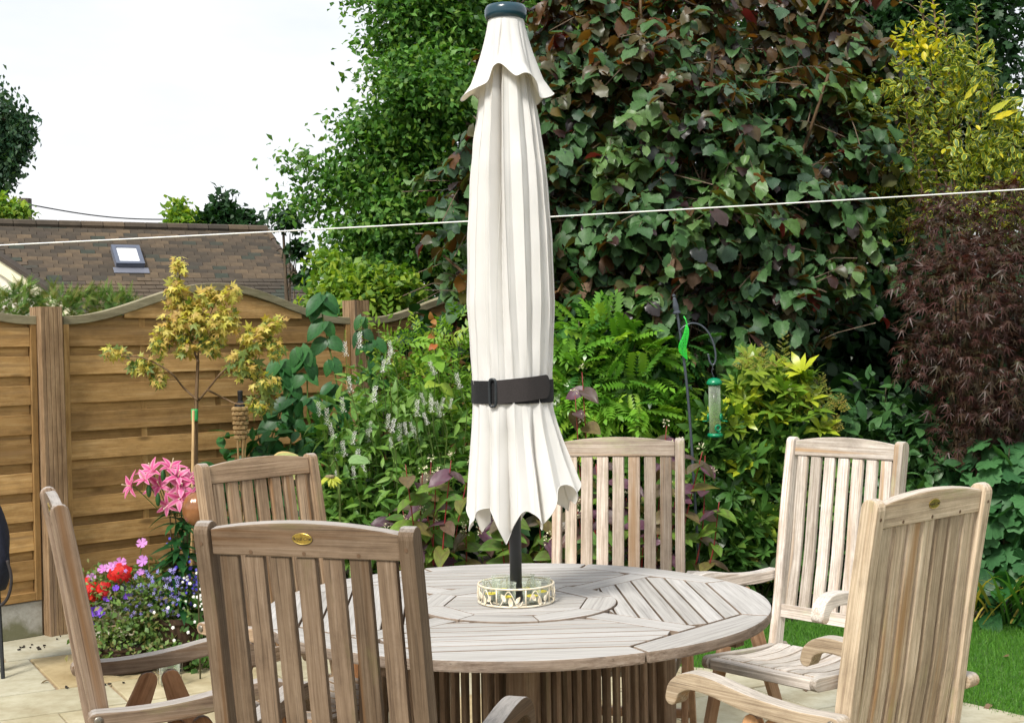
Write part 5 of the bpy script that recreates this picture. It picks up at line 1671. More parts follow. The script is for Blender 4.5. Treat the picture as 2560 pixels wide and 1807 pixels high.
# leafy boughs: leaves alternate along drooping twigs, so they lie in tiers with dark gaps between
tips_, On = sample_blobs(HB_, 800, 0.55, 0.22)
LP_, LD_, LN_ = [], [], []
tw = MB()
HO = Vector(hz_root.location)
for q in range(len(tips_)):
    h = On[q] * np.array([1, 1, 0.25]) + rng.normal(size=3) * 0.35 + np.array([0, -0.25, 0.05]); h /= np.linalg.norm(h)
    Lb = rng.uniform(0.28, 0.55); K = int(rng.integers(11, 18))
    side = np.cross(h, [0, 0, 1.0]); side /= np.linalg.norm(side)
    bend = rng.uniform(0.15, 0.6)
    pos = lambda t_: tips_[q] + h * (t_ - 1) * Lb + np.array([0, 0, -bend * Lb * t_ * t_])
    tw.tube([Vector(pos(t_)) - HO for t_ in (-0.5, 0, 0.35, 0.7, 1.0)], [0.004, 0.0035, 0.0028, 0.002, 0.0012], 4, False)
    for k in range(K):
        t_ = (k + 1) / K; s_ = 1 if k % 2 else -1
        LP_.append(pos(t_) + rng.normal(size=3) * 0.012)
        LD_.append(h * 0.55 + side * s_ * rng.uniform(0.4, 1.0) + np.array([0, 0, -rng.uniform(0.1, 0.75)]) + rng.normal(size=3) * 0.22)
        LN_.append(np.array([0, -0.12, 1.0]) + h * 0.30 + rng.normal(size=3) * 0.30)
tw.build('twigs', 'bark', hz_root, (0, 0, 1), stuff=True)
Pc, dd, nrm_ = np.array(LP_), unit(np.array(LD_)), unit(np.array(LN_))
px, py, zc_ = project(Pc)
n = len(Pc)
Rm = frames(dd, nrm_)
S = rng.uniform(0.055, 0.112, n)
u_ = rng.random(n)
bron = np.clip((360 - py) / 380, 0, 1) * 0.85 + 0.05 + np.clip((1250 - px) / 300, 0, 1) * 0.15
kind = np.where(u_ < bron * 0.72, 1, np.where(u_ < bron * 0.72 + 0.07, 2, 0))
patch = np.sin(px / 95.0 + 1.0) * np.sin(py / 70.0 + px / 260.0) + 0.35 * np.sin(px / 41.0 + py / 57.0)
kind = np.where((kind == 0) & (patch > 0.35) & (py > 200), 4, kind)
kind = np.where((py > 640) & (px > 1400) & (px < 1760) & (rng.random(n) < 0.16), 3, kind)
for kd, mt, cnt in ((0, 'hazel_green', 111), (1, 'hazel_bronze', 75), (4, 'hazel_bright', 75), (2, 'hazel_purple', 24), (3, 'hazel_dead', 12)):
    m_ = np.where(kind == kd)[0]
    third = np.array_split(rng.permutation(m_), 3)
    for q, Tq in enumerate((T_hazel, T_hazel2, T_hazel3)):
        leaves(hz_root, Tq, Pc[third[q]], Rm[third[q]], S[third[q]], mt, cnt // 3, 36)
b0 = Vector(hz_root.location)
for k in range(16):
    bl = HB_[k % len(HB_)]
    e = Vector(bl[0]) + Vector((random.uniform(-.3, .3), random.uniform(-.3, .1), bl[1][2] * 0.6))
    s0 = b0 + Vector((random.uniform(-.35, .35), random.uniform(-.2, .2), 0))
    m_ = s0.lerp(e, 0.5) + Vector(((e.x - s0.x) * -0.15, 0, 0.1))
    stems(hz_root, [(smooth_path([s0, m_, e], 6), 0.022)], 'twig')

# golden variegated shrub top right
vg = thing('variegated_shrub', 'golden edged variegated evergreen shrub at the upper right', 'shrub', tuple(at(2400, 1300, 8.3).xy) + (0,))
VB = [blob(x, y, r_, 8.2 + dy) for x, y, r_, dy in ((2330, 200, 110, 0), (2430, 170, 60, -.1), (2420, 330, 130, 0), (2540, 380, 120, 0), (2300, 380, 90, .2), (2460, 480, 130, -.1), (2600, 480, 120, 0), (2280, 100, 45, 0), (2180, 260, 70, .4), (2260, 520, 90, .2), (2190, 480, 80, .4))]
Pc, On = sample_blobs(VB, 4200, 0.45, 0.3)
Rm = leaf_dirs(len(Pc), On, 0.7, 0.7, 0.5, -0.35, 0.7)
Sx = 0.050 * rng.uniform(0.7, 1.3, len(Pc))
pxv, pyv, _z = project(Pc)
gold = (np.hypot(pxv - 2290, pyv - 95) < 75) & (rng.random(len(Pc)) < 0.75) | (rng.random(len(Pc)) < 0.05)
leaves(vg, T_varieg, Pc[~gold], Rm[~gold], Sx[~gold], 'variegated_leaf', 200, 24)
leaves(vg, T_varieg, Pc[gold], Rm[gold], Sx[gold], 'gold_leaf', 40, 20)
b0 = Vector(vg.location)
for (tx, ty_) in ((2330, -20), (2440, 15), (2280, 60), (2540, 250), (2380, 120), (2250, 200), (2360, 40), (2300, -10), (2480, 190), (2410, 90)):
    e = at(tx, ty_, 8.2); m_ = b0.lerp(e, 0.5) + Vector((0.1, 0, 0))
    stems(vg, [(smooth_path([b0, m_, e], 6), 0.014)], 'twig')
    Pq = np.array([list(m_.lerp(e, 0.40 + 0.60 * k / 69)) for k in range(70)])
    ang = np.arange(70) * 2.4
    dq = np.stack([np.cos(ang), np.sin(ang), np.full(70, 0.7)], 1)
    leaves(vg, T_varieg, Pq, frames(unit(dq), np.tile([0, -0.3, 1.0], (70, 1))), np.full(70, 0.056), 'variegated_leaf' if tx != 2330 else 'gold_leaf', 0)
for (x0, y0, x1, y1) in ((2410, 250, 2450, 205), (2470, 285, 2530, 245), (2480, 300, 2550, 270)):
    a, b_ = at(x0, y0, 8.0), at(x1, y1, 8.0)
    dq = np.array(b_ - a); 
    leaves(vg, grid_leaf(4, 2, lance, 0.12, 0.2, 0.1), np.array([list(a)]), frames(unit(dq[None]), np.array([[0.2, -1.0, 0.5]])), np.array([np.linalg.norm(dq)]), 'gold_leaf', 1)

# purple Japanese maple right
jm = thing('japanese_maple', 'dark purple fine-leaved Japanese maple at the right edge', 'tree', tuple(at(2480, 1480, 7.6).xy) + (0,))
JB = [blob(x, y, r_, 7.6 + dy) for x, y, r_, dy in ((2380, 600, 120, 0), (2500, 560, 130, .1), (2420, 760, 170, -.2), (2560, 720, 160, -.1), (2330, 880, 100, -.2), (2480, 930, 170, -.2), (2600, 950, 150, 0), (2420, 1080, 110, -.1), (2560, 1110, 110, 0), (2300, 700, 80, .1), (2330, 520, 60, .1))]
Pc, On = sample_blobs(JB, 4200, 0.45, 0.3)
n = len(Pc)
nrm_ = unit(np.array([0, -0.25, 1.0]) + On * 0.4 + rng.normal(size=(n, 3)) * 0.3)
dd = unit(On * 0.8 + rng.normal(size=(n, 3)) * 0.6 + np.array([-0.2, -0.2, -0.4]))
leaves(jm, T_jmaple, Pc, frames(dd, nrm_), rng.uniform(0.040, 0.072, n), 'maple_purple', 270, 26)
b0 = Vector(jm.location)
for bl in JB[:8]:
    stems(jm, [(smooth_path([b0, b0.lerp(Vector(bl[0]), 0.5) + Vector((0, 0, 0.25)), Vector(bl[0])], 5), 0.018)], 'bark', 'branch')

# ------------------------------------------------------------------ bed plants
def shrub(name, label, px, Y, blobs, T, size, n, mat, nobj=0, cell=30, up=0.9, out=0.5, rnd=0.5, droop=0.3, spread=0.8, stem='stem_dark', nst=8, inner=0.4, group=None, cat='shrub', tvar=None, lname='leaf'):
    base = at(px, 1450, Y); base.z = 0.016
    root = thing(name, label, cat, tuple(base), group=group)
    Pc, On = sample_blobs(blobs, n, inner, 0.45)
    Pc[:, 2] = np.maximum(Pc[:, 2], 0.05)
    leaves(root, T, Pc, leaf_dirs(len(Pc), On, up, out, rnd, droop, spread), size * rng.uniform(0.7, 1.3, len(Pc)), mat, nobj, cell, tvar=tvar, name=lname)
    for k in range(nst):
        bl = blobs[k % len(blobs)]
        e = Vector(bl[0]) + Vector((random.uniform(-.5, .5) * bl[1][0], random.uniform(-.4, .2) * bl[1][1], random.uniform(0, .7) * bl[1][2]))
        e.z = max(e.z, 0.1)
        m_ = base.lerp(e, 0.5); m_.z += 0.05
        stems(root, [(smooth_path([base, m_, e], 4), 0.007)], stem)
    return root
B = lambda Y, *a: [blob(x, y, r_, Y + (dy if len(q) else 0)) for (x, y, r_, dy, *q) in [(*t4, 0) if len(t4) == 4 else (*t4, 0, 0) for t4 in a]]
# mahonia
mh = shrub('mahonia_shrub', 'bright green mahonia with ferny holly-like leaves right of the parasol', 1480, 7.75,
      B(7.7, (1450, 860, 90, 0), (1560, 900, 90, 0), (1420, 980, 90, -.1), (1530, 1030, 110, -.1), (1640, 980, 70, .1), (1440, 1080, 100, -.1), (1640, 1090, 100, 0)), T_mahonia, 0.175, 440, 'mahonia_leaf', 220, 28, 0.9, 0.6, 0.25, 0.15, 0.45)
Pc, On = sample_blobs(B(7.9, (1430, 800, 80, 0), (1560, 830, 100, 0), (1680, 900, 90, 0), (1480, 950, 150, 0), (1600, 1150, 150, 0), (1430, 1150, 130, 0)), 380, 0.3, 0.5)
leaves(mh, T_mahonia, Pc, leaf_dirs(len(Pc), On, 0.9, 0.6, 0.3, 0.3, 0.5), 0.19 * rng.uniform(0.8, 1.2, len(Pc)), 'mahonia_dark', 60, 50)
# pieris
pi_ = shrub('pieris_shrub', 'pieris bush with yellow young whorls, behind the chair at the right', 1900, 7.5,
      B(7.55, (1880, 1010, 100, 0), (1980, 1060, 90, 0), (1800, 1100, 100, -.1), (1900, 1180, 130, -.1), (1780, 1250, 110, -.1), (1860, 1330, 130, -.1), (2000, 1250, 110, 0), (1800, 1400, 100, -.1), (2050, 1150, 70, 0), (1960, 1400, 100, 0)), T_whorl, 0.115, 560, 'pieris_green', 180, 36, 0.9, 0.8, 0.35, -0.2, 0.5, lname='leaf_whorl')
Pc = np.array([list(at(x, y, 7.38 + random.uniform(-.05, .05))) for x, y in ((1969, 966), (1911, 1029), (1969, 1008), (2022, 1003), (1866, 1014), (1832, 1035), (1856, 1050), (2006, 935), (2051, 1082), (1856, 1177), (1800, 1060), (1940, 1060))])
nn_ = len(Pc)
leaves(pi_, T_whorl2, Pc, frames(rng.normal(size=(nn_, 3)), unit(np.array([0, -0.75, 0.8]) + rng.normal(size=(nn_, 3)) * 0.25)), 0.145 * rng.uniform(0.75, 1.1, nn_), 'pieris_yellow', nn_, 8, 'leaf_whorl', None)
Pc, On = sample_blobs(B(7.45, (1900, 1000, 90, 0), (1980, 1030, 90, 0), (1850, 1080, 90, 0), (1960, 930, 50, 0), (1870, 940, 50, 0), (1850, 1200, 60, 0), (1950, 1300, 80, 0)), 60, 0.7, 0.1)
nn_ = len(Pc)
leaves(pi_, T_whorl, Pc, frames(rng.normal(size=(nn_, 3)), unit(np.array([0, -0.5, 1.0]) + rng.normal(size=(nn_, 3)) * 0.3)), 0.115 * rng.uniform(0.8, 1.2, nn_), 'pieris_mid', nn_, 14, 'leaf_whorl', None)
for (x, y, h) in ((1900, 890, 70), (1950, 875, 100), (1860, 900, 60), (2010, 1010, 70), (2060, 1000, 60), (2040, 960, 55), (2095, 1010, 50), (1870, 1160, 60), (1960, 1270, 60), (1990, 990, 60), (2080, 1060, 50), (1770, 1350, 60), (1930, 1440, 50), (1870, 1400, 40)):
    base = at(x, y + h * 0.5, 7.35); tip = at(x + random.uniform(-12, 20), y - h * 0.5, 7.35)
    K = 26
    Pq = np.array([list(base.lerp(tip, k / K)) for k in range(K)]); ang = np.arange(K) * 2.4
    dq = np.stack([np.cos(ang), np.sin(ang) * 0.8, np.full(K, 0.6)], 1)
    leaves(pi_, T_spray, Pq, frames(unit(dq), np.tile([0, -0.3, 1.0], (K, 1))), np.linspace(0.075, 0.02, K), 'pieris_bud', 0, rest='bud_spray')
# laurel-like shrub
shrub('laurel_shrub', 'dark green small-leaved shrub below the Japanese maple', 2200, 7.6,
      B(7.6, (2180, 1020, 90, 0), (2130, 1110, 110, 0), (2240, 1120, 100, 0), (2290, 1200, 90, -.1), (2200, 1270, 130, -.1), (2300, 1330, 100, 0), (2100, 1300, 110, 0), (2330, 1130, 50, 0), (2160, 1420, 110, 0), (2330, 1440, 90, 0)), T_laurel, 0.10, 1100, 'laurel_leaf', 200, 26, 0.9, 0.6, 0.4, 0.0, 0.6)
# anemone at the right edge
shrub('anemone_plant', 'lobed mid-green anemone leaves at the right edge above the strap leaves', 2500, 7.35,
      B(7.3, (2510, 1160, 70, 0), (2560, 1240, 90, 0), (2490, 1270, 70, 0), (2440, 1190, 60, .1), (2560, 1380, 80, 0), (2450, 1330, 80, .1), (2380, 1260, 60, .1)), T_anem, 0.135, 170, 'anemone_leaf', 110, 30, 0.7, 0.9, 0.25, 0.2, 0.5, cat='plant')
shrub('broadleaf_plant', 'broad heart-leaved plant beside the lawn at the right edge', 2520, 7.15,
      B(7.1, (2530, 1500, 60, 0), (2490, 1540, 40, 0), (2570, 1560, 50, 0), ), T_ovate, 0.16, 26, 'climber_leaf', 26, 20, 0.7, 0.9, 0.3, 0.3, 0.5, cat='plant', nst=3)
# strap-leaved clump
sp = thing('strap_leaf_clump', 'arching yellow-tipped strap leaves beside the lawn at right', 'plant', tuple(on_ground(2500, 1560, 0.016)))
for k in range(46):
    L_ = random.uniform(0.45, 0.8)
    T_ = grid_leaf(8, 2, lambda s: (0.5 + 0.5 * s if s < 0.4 else (1 - s) / 0.6 * 0.7) , 0.020, 0.3, random.uniform(0.45, 0.9))
    a = random.uniform(-PI, 0.2 * PI)
    dq = np.array([[math.cos(a) * 0.8, math.sin(a) * 0.6, 1.1]])
    nq = np.array([[-math.cos(a), -math.sin(a), 0.8]])
    p = np.array([[sp.location.x + random.uniform(-.12, .25), sp.location.y + random.uniform(-.05, .2), 0.02]])
    leaves(sp, T_, p, frames(unit(dq), unit(-nq * -1)), np.array([L_]), 'strap_leaf', 1, rest=None)

# persicaria: red stems, purple arrow leaves
def persicaria(label, X0, X1, ytop, ybot, Y, ncane, purple, lean=0.0):
    base = at((X0 + X1) / 2, 1450, Y); base.z = 0.016
    root = thing('persicaria_plant', label, 'plant', tuple(base), group='persicaria plants in the bed')
    LP_, LD_, LN_, LS_, pur = [], [], [], [], []
    FP = []
    for k in range(ncane):
        tx = X0 + (X1 - X0) * (k + 0.5) / ncane + random.uniform(-25, 25)
        ty_ = random.uniform(ytop, ytop + (ybot - ytop) * 0.75)
        tip = at(tx + lean, ty_, Y + random.uniform(-0.25, 0.15))
        b1 = Vector((base.x + (tip.x - base.x) * 0.55, base.y + random.uniform(-.1, .1), 0.02))
        m_ = b1.lerp(tip, 0.5) + Vector((random.uniform(-.05, .05), random.uniform(-.05, .05), 0.02))
        path = smooth_path([b1, m_, tip], 7)
        stems(root, [(path, 0.0055)], 'stem_red', 'cane')
        for j in range(5, len(path), 2):
            for s in (-1, 1):
                a = j * 1.9 + k + (0 if s > 0 else PI) + random.uniform(-.4, .4)
                dv_ = Vector((math.cos(a), math.sin(a) * 0.8 - 0.3, random.uniform(-0.55, 0.25)))
                LP_.append(list(path[j])); LD_.append(list(dv_)); LN_.append([0.25 * math.cos(a), -0.65, 0.8 + random.uniform(-.2, .3)])
                LS_.append(random.uniform(0.085, 0.135) * (0.7 if j == len(path) - 1 else 1))
                pur.append(random.random() < (0.75 if j > len(path) * 0.75 else 0.15) * purple)
        if random.random() < 0.8: FP.append(path[-1] + Vector((0, 0, 0.02)))
        if random.random() < 0.5: FP.append(path[-3] + Vector((random.uniform(-.05, .05), -0.05, 0.05)))
    LP_, LD_, LN_, LS_, pur = map(np.array, (LP_, LD_, LN_, LS_, pur))
    Rm = frames(unit(LD_), unit(LN_ + rng.normal(size=LN_.shape) * 0.25))
    leaves(root, T_heart2, LP_[pur], Rm[pur], LS_[pur], 'persicaria_purple', int(pur.sum()), 18, tvar=[T_heart], rest=None)
    leaves(root, T_heart2, LP_[~pur], Rm[~pur], LS_[~pur], 'persicaria_green', min(170, int((~pur).sum())), 22, tvar=[T_heart])
    for fp in FP:
        d_ = unit(rng.normal(size=(16, 3)) + np.array([0, -0.4, 0.6]))
        leaves(root, T_small, np.array(fp)[None] + d_ * rng.uniform(0.004, 0.022, (16, 1)), frames(d_, unit(rng.normal(size=(16, 3)))), np.full(16, 0.012), 'petal_ivory', 0, rest='flower_cluster')
    return root
persicaria('tall red-stemmed plant with purple arrow leaves between two chairs at right', 1400, 1790, 930, 1420, 7.0, 20, 1.0)
persicaria('low red-stemmed plant with purple leaves just left of the parasol', 950, 1180, 1150, 1400, 6.9, 13, 0.6)
persicaria('red-stemmed plant with green heart leaves under the parasol hem', 1180, 1420, 1230, 1420, 7.0, 11, 0.6)
# lysimachia: narrow leaves and white spikes
ly = shrub('lysimachia_plant', 'leafy perennial with many white flower spikes left of the parasol', 960, 7.35,
      B(7.4, (880, 1090, 100, 0), (980, 1080, 110, .1), (1080, 1080, 100, .1), (860, 1230, 110, -.1), (960, 1230, 130, -.1), (1070, 1210, 120, 0), (900, 1340, 120, -.1), (1020, 1340, 120, 0), (940, 960, 70, .3), (1090, 1330, 90, 0), (830, 1330, 90, -.1)), T_lance, 0.105, 2000, 'lysimachia_leaf', 150, 30, 0.8, 0.6, 0.4, -0.15, 0.7, cat='plant')
def spike_mesh():
    K = 110
    P_, D_ = [], []
    for k in range(K):
        f_ = k / K; a = k * 2.4
        r_ = (0.0125 * (1 - f_) ** 0.9 + 0.001) * random.uniform(0.45, 1.15)
        P_.append((r_ * math.cos(a) + 0.02 * f_ * f_, r_ * math.sin(a), f_ * 0.135)); D_.append((math.cos(a), math.sin(a), 0.5))
    return np.array(P_), np.array(D_)
SPp, SPd = spike_mesh()
T_flor = grid_leaf(1, 1, lambda s: 0.6 + 0.4 * s, 0.5, 0.2, 0)
lowm = SPp[:, 2] < 0.078
m1 = cloud_mesh('flower_spike', T_flor, SPp[lowm], frames(unit(SPd[lowm]), np.tile([0.1, 0, 1.0], (lowm.sum(), 1))), rng.uniform(0.0045, 0.0095, lowm.sum()), 'petal_white')
m2 = cloud_mesh('spike_tip', T_flor, SPp[~lowm], frames(unit(SPd[~lowm]), np.tile([0.1, 0, 1.0], ((~lowm).sum(), 1))), np.full((~lowm).sum(), 0.005), 'lysimachia_leaf')
LO = Vector(ly.location)
spots = [(820, 1040), (838, 1075), (845, 1140), (850, 1150), (865, 1120), (875, 1090), (920, 1085), (925, 1060), (945, 1085), (965, 1050), (975, 1060), (985, 1100), (1000, 1080), (1008, 1095), (1020, 1065), (1040, 1080), (1040, 1020), (1080, 1010), (1100, 1000), (850, 1180), (905, 1140), (925, 1130), (910, 1160), (890, 1175), (925, 1180), (1040, 1060), (862, 1010), (900, 850), (870, 870), (970, 890), (960, 910), (1090, 915), (985, 865), (1060, 990), (1085, 990), (1130, 1000), (1110, 1020), (955, 1260), (800, 1020), (930, 985), (1070, 1040), (1150, 950), (880, 960)]
for (x, y) in spots:
    b_ = at(x + random.uniform(-6, 6), y + 22, 7.15 + random.uniform(-.1, .25))
    tl = Matrix.Rotation(random.uniform(-0.5, 0.15), 4, 'Y') @ Matrix.Rotation(random.uniform(-0.2, 0.2), 4, 'X')
    sc1 = random.uniform(0.75, 1.25)
    o = link('flower_spike', m1, ly); o.matrix_basis = Matrix.Translation(b_ - LO) @ tl @ Matrix.Scale(sc1, 4)
    o2 = link('spike_tip', m2, o)
    st_ = MB().tube([b_ - LO, b_ - LO + Vector((random.uniform(-.02, .04), 0.03, -0.12)), b_ - LO + Vector((random.uniform(-.02, .06), 0.08, -0.35))], 0.0025, 5).build('flower_stalk', 'stem_green', ly)
# light green rambling bush
rb = shrub('rambling_rose', 'light green rambling bush with small leaves and orange shoot, left of the parasol', 1050, 7.9,
      B(7.85, (1000, 900, 70, 0), (1060, 880, 70, 0), (1110, 930, 80, 0), (1020, 980, 80, 0), (1100, 1010, 90, 0), (960, 850, 40, 0), (1140, 850, 50, .2), (1160, 1050, 90, 0), (1250, 1000, 120, .2), (1250, 1150, 130, .2)), T_spray, 0.16, 560, 'rose_leaf', 60, 40, 0.8, 0.6, 0.5, 0.1, 0.9)
sh = smooth_path([at(1110, 1120, 7.6), at(1098, 960, 7.55), at(1080, 800, 7.55)], 8)
stems(rb, [(sh, 0.007)], 'stem_green', 'shoot')
Pq = np.array([list(p) for p in sh[5:]] * 2)
dq = unit(rng.normal(size=Pq.shape) + np.array([0, -0.5, 0.1]))
hi = Pq[:, 2] > at(0, 880, 7.55).z
leaves(rb, T_ovate, Pq[hi], frames(dq[hi], unit(rng.normal(size=Pq[hi].shape) * .4 + np.array([0, -.7, .7]))), rng.uniform(0.035, 0.06, hi.sum()), 'petal_orange', int(hi.sum()), 4, rest=None)
leaves(rb, T_ovate, Pq[~hi], frames(dq[~hi], unit(rng.normal(size=Pq[~hi].shape) * .4 + np.array([0, -.7, .7]))), rng.uniform(0.07, 0.12, (~hi).sum()), 'rose_leaf', int((~hi).sum()), 4, rest=None)
# big-leaved climber on the fence
cl = thing('climber_plant', 'big-leaved green climber arching up the fence beside the post', 'plant', tuple(at(800, 1450, 7.7).xy) + (0.016,))
for path_px, n_, sz in (([(860, 1150), (845, 980), (815, 830), (800, 750), (812, 738)], 17, 0.15), ([(780, 1150), (770, 1010), (765, 900), (752, 868)], 12, 0.16), ([(720, 1160), (735, 1020), (712, 930), (700, 900)], 11, 0.17),
                        ([(920, 1100), (925, 960), (910, 850), (905, 792)], 11, 0.13), ([(880, 1160), (850, 1060), (830, 960)], 10, 0.16), ([(700, 1180), (760, 1110), (820, 1060)], 10, 0.17), ([(960, 1060), (950, 920), (940, 850)], 8, 0.12), ([(660, 1160), (690, 1060), (730, 960)], 9, 0.16)):
    P3 = smooth_path([at(x, y, 7.75) for x, y in path_px], 8)
    stems(cl, [(P3, 0.006)], 'stem_green')
    n_ = int(n_ * 0.62)
    idx = np.linspace(2, len(P3) - 1, n_).astype(int)
    Pq, Dq, Nq = [], [], []
    for q, i in enumerate(idx):
        for s in (-1, 1):
            Pq.append(list(P3[i])); a = s * random.uniform(0.5, 1.1)
            Dq.append([math.sin(a) * 0.75, -0.20, -0.85 + random.uniform(-.15, .55)]); Nq.append([s * 0.45, -0.95, 0.45])
    Pq, Dq, Nq = np.array(Pq), np.array(Dq), np.array(Nq)
    leaves(cl, T_ovate, Pq, frames(unit(Dq), unit(Nq + rng.normal(size=Nq.shape) * 0.2)), sz * rng.uniform(0.60, 0.98, len(Pq)), 'climber_leaf', len(Pq), 4, tvar=[T_heart, T_ovate2], rest=None)
# low fill behind
shrub('shade_foliage', 'dark green low foliage filling the bed under the climber', 720, 7.6,
      B(7.7, (640, 1130, 80, 0), (720, 1120, 90, 0), (820, 1150, 100, 0), (740, 1220, 110, 0), (600, 1200, 90, 0), (850, 1250, 110, 0), (650, 1290, 110, 0), (560, 1290, 90, 0)), T_laurel, 0.105, 620, 'climber_leaf', 90, 34, 0.7, 0.8, 0.4, 0.2, 0.7, cat='plant')
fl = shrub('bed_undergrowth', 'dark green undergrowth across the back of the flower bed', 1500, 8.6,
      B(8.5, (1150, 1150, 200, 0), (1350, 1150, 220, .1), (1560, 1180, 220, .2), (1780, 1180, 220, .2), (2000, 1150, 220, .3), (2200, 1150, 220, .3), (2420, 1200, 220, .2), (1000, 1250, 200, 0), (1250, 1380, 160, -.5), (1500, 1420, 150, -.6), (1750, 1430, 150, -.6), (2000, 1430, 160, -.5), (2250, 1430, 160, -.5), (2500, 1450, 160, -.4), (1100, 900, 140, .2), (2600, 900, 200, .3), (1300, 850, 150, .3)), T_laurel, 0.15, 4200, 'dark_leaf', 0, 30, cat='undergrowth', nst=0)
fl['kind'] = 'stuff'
shrub('evergreen_hedge', 'dark evergreen hedge just showing behind the maple at the right edge', 3000, 9.0,
      B(8.9, (2600, 900, 200, .2), (2620, 1250, 180, .1), (2850, 850, 240, 0), (2900, 1250, 220, 0), (3200, 800, 280, 0), (3250, 1250, 250, 0), (3600, 800, 300, 0), (3650, 1250, 260, 0), (4000, 800, 300, 0), (4050, 1250, 260, 0), (2950, 1000, 260, .1), (3400, 1000, 300, .1), (3850, 1000, 300, .1)), T_laurel, 0.14, 6000, 'dark_leaf', 0, 30, cat='hedge', nst=6, inner=0.6)
# sunflower behind the chair
sfw = thing('sunflower_plant', 'pale drooping sunflower head and leaves beside the chair at left', 'plant', tuple(at(835, 1450, 6.9).xy) + (0.016,))
sO = Vector(sfw.location)
stems(sfw, [(smooth_path([sO, at(850, 1300, 6.9), at(842, 1160, 6.9), at(825, 1165, 6.8)], 5), 0.009)], 'stem_green')
K = 16
hc = at(825, 1190, 6.8)
aa = np.linspace(0, 2 * PI, K, endpoint=False)
Pq = np.tile(np.array(hc), (K, 1)); Dq = np.stack([np.cos(aa) * 0.9, -0.35 + 0.4 * np.sin(aa), -0.45 + 0.25 * np.cos(3 * aa)], 1)
leaves(sfw, T_lance, Pq, frames(unit(Dq), np.tile([0, -0.6, 0.8], (K, 1))), np.full(K, 0.07), 'sunflower_petal', K, 1, 'petal', None)
o = MB().lathe([(0, -0.014), (0.022, -0.010), (0.028, 0.0), (0.018, 0.006), (0, 0.008)], 14, hc - sO).build('flower_head', 'seed', sfw, smooth=True)
for (x, y, s) in ((800, 1160, 0.12), (870, 1150, 0.11), (925, 1152, 0.10)):
    leaves(sfw, T_ovate, np.array([list(at(x, y, 6.8))]), frames(np.array([[random.choice((-1, 1)), -0.3, 0.1]]), np.array([[0, -0.6, 0.8]])), np.array([s]), 'sunflower_leaf', 1, rest=None)
ho = thing('hosta_plant', 'pale variegated hosta leaf behind the chair beside the torch', 'plant', tuple(at(700, 1450, 6.6).xy) + (0.016,))
for (x, y, a) in ((678, 1152, 0.45), (650, 1190, 2.4), (720, 1190, 0.1)):
    leaves(ho, T_ovate, np.array([list(at(x, y, 6.6))]), frames(np.array([[math.cos(a), -0.2, math.sin(a)]]), np.array([[0, -0.5, 0.9]])), np.array([0.13]), 'hosta_leaf', 1, rest=None)
stems(ho, [([Vector(ho.location), at(690, 1160, 6.6)], 0.006), ([Vector(ho.location), at(640, 1170, 6.6)], 0.006)], 'stem_green')

# ------------------------------------------------------------------ young golden maple with stake
AY = 7.0
ac = thing('golden_maple', 'young golden-leaved maple with a green tie in front of the fence', 'tree', tuple(at(487, 1450, AY).xy) + (0.0,))
A0 = Vector(ac.location)
trunk = smooth_path([A0, at(490, 1200, AY), at(491, 1010, AY), at(493, 940, AY), at(495, 900, AY)], 6)
stems(ac, [(trunk, [0.012 - 0.004 * k / (len(trunk) - 1) for k in range(len(trunk))])], 'twig', 'trunk', n=8)
brs = [[(495, 930), (498, 860), (520, 800), (545, 740)], [(495, 905), (480, 860), (465, 800), (450, 700), (447, 665)], [(494, 1000), (460, 970), (425, 930), (360, 895), (300, 890), (262, 880)], [(497, 1000), (530, 960), (560, 925), (620, 880), (680, 820), (705, 795)],
       [(520, 975), (560, 995), (600, 1010), (650, 990), (680, 960)], [(540, 740), (570, 725), (585, 720)], [(500, 870), (530, 850), (560, 830)], [(465, 800), (420, 790), (390, 795)], [(480, 860), (440, 850), (400, 860)]]
AP_, AO_ = [], []
for bp in brs:
    P3 = smooth_path([at(x, y, AY + random.uniform(-.06, .06)) for x, y in bp], 6)
    stems(ac, [(P3, 0.0062)], 'twig', 'branch')
ab = [(447, 665, 22, 28), (440, 720, 30, 35), (455, 775, 50, 45), (520, 740, 38, 30), (575, 735, 28, 22), (500, 800, 70, 45), (430, 830, 45, 32), (560, 800, 40, 45), (400, 860, 28, 26), (290, 882, 34, 18), (365, 910, 45, 22), (395, 945, 20, 25), (630, 850, 42, 40), (680, 815, 36, 30), (610, 910, 45, 40), (690, 870, 25, 30), (665, 960, 40, 30), (650, 1010, 30, 25), (530, 860, 35, 30), (470, 870, 30, 25)]
blobs_ = []
for (x, y, rx, rz_) in ab:
    c_ = at(x, y, AY); blobs_.append((tuple(c_), (rx * AY / F, 0.10, rz_ * AY / F)))
Pc, On = sample_blobs(blobs_, 1800, 0.15, 0.7)
n = len(Pc)
nrm_ = unit(np.array([0, -0.45, 0.8]) + On * 0.4 + rng.normal(size=(n, 3)) * 0.45)
dd = unit(On * 0.5 + rng.normal(size=(n, 3)) * 0.7 + np.array([0, -0.1, -0.5]))
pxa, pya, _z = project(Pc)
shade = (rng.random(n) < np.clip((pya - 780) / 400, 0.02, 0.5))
Sx = rng.uniform(0.024, 0.046, n)
leaves(ac, T_acer, Pc[~shade], frames(dd, nrm_)[~shade], Sx[~shade], 'acer_yellow', 240, 17)
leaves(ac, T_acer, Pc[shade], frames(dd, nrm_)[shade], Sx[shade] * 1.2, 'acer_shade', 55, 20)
stems(ac, [([A0 + Vector((-0.02, -0.03, 0)), at(483, 1025, AY - 0.03)], [0.008, 0.0075])], 'bamboo', 'stake')
a, b_ = at(490, 1022, AY), at(490, 1052, AY)
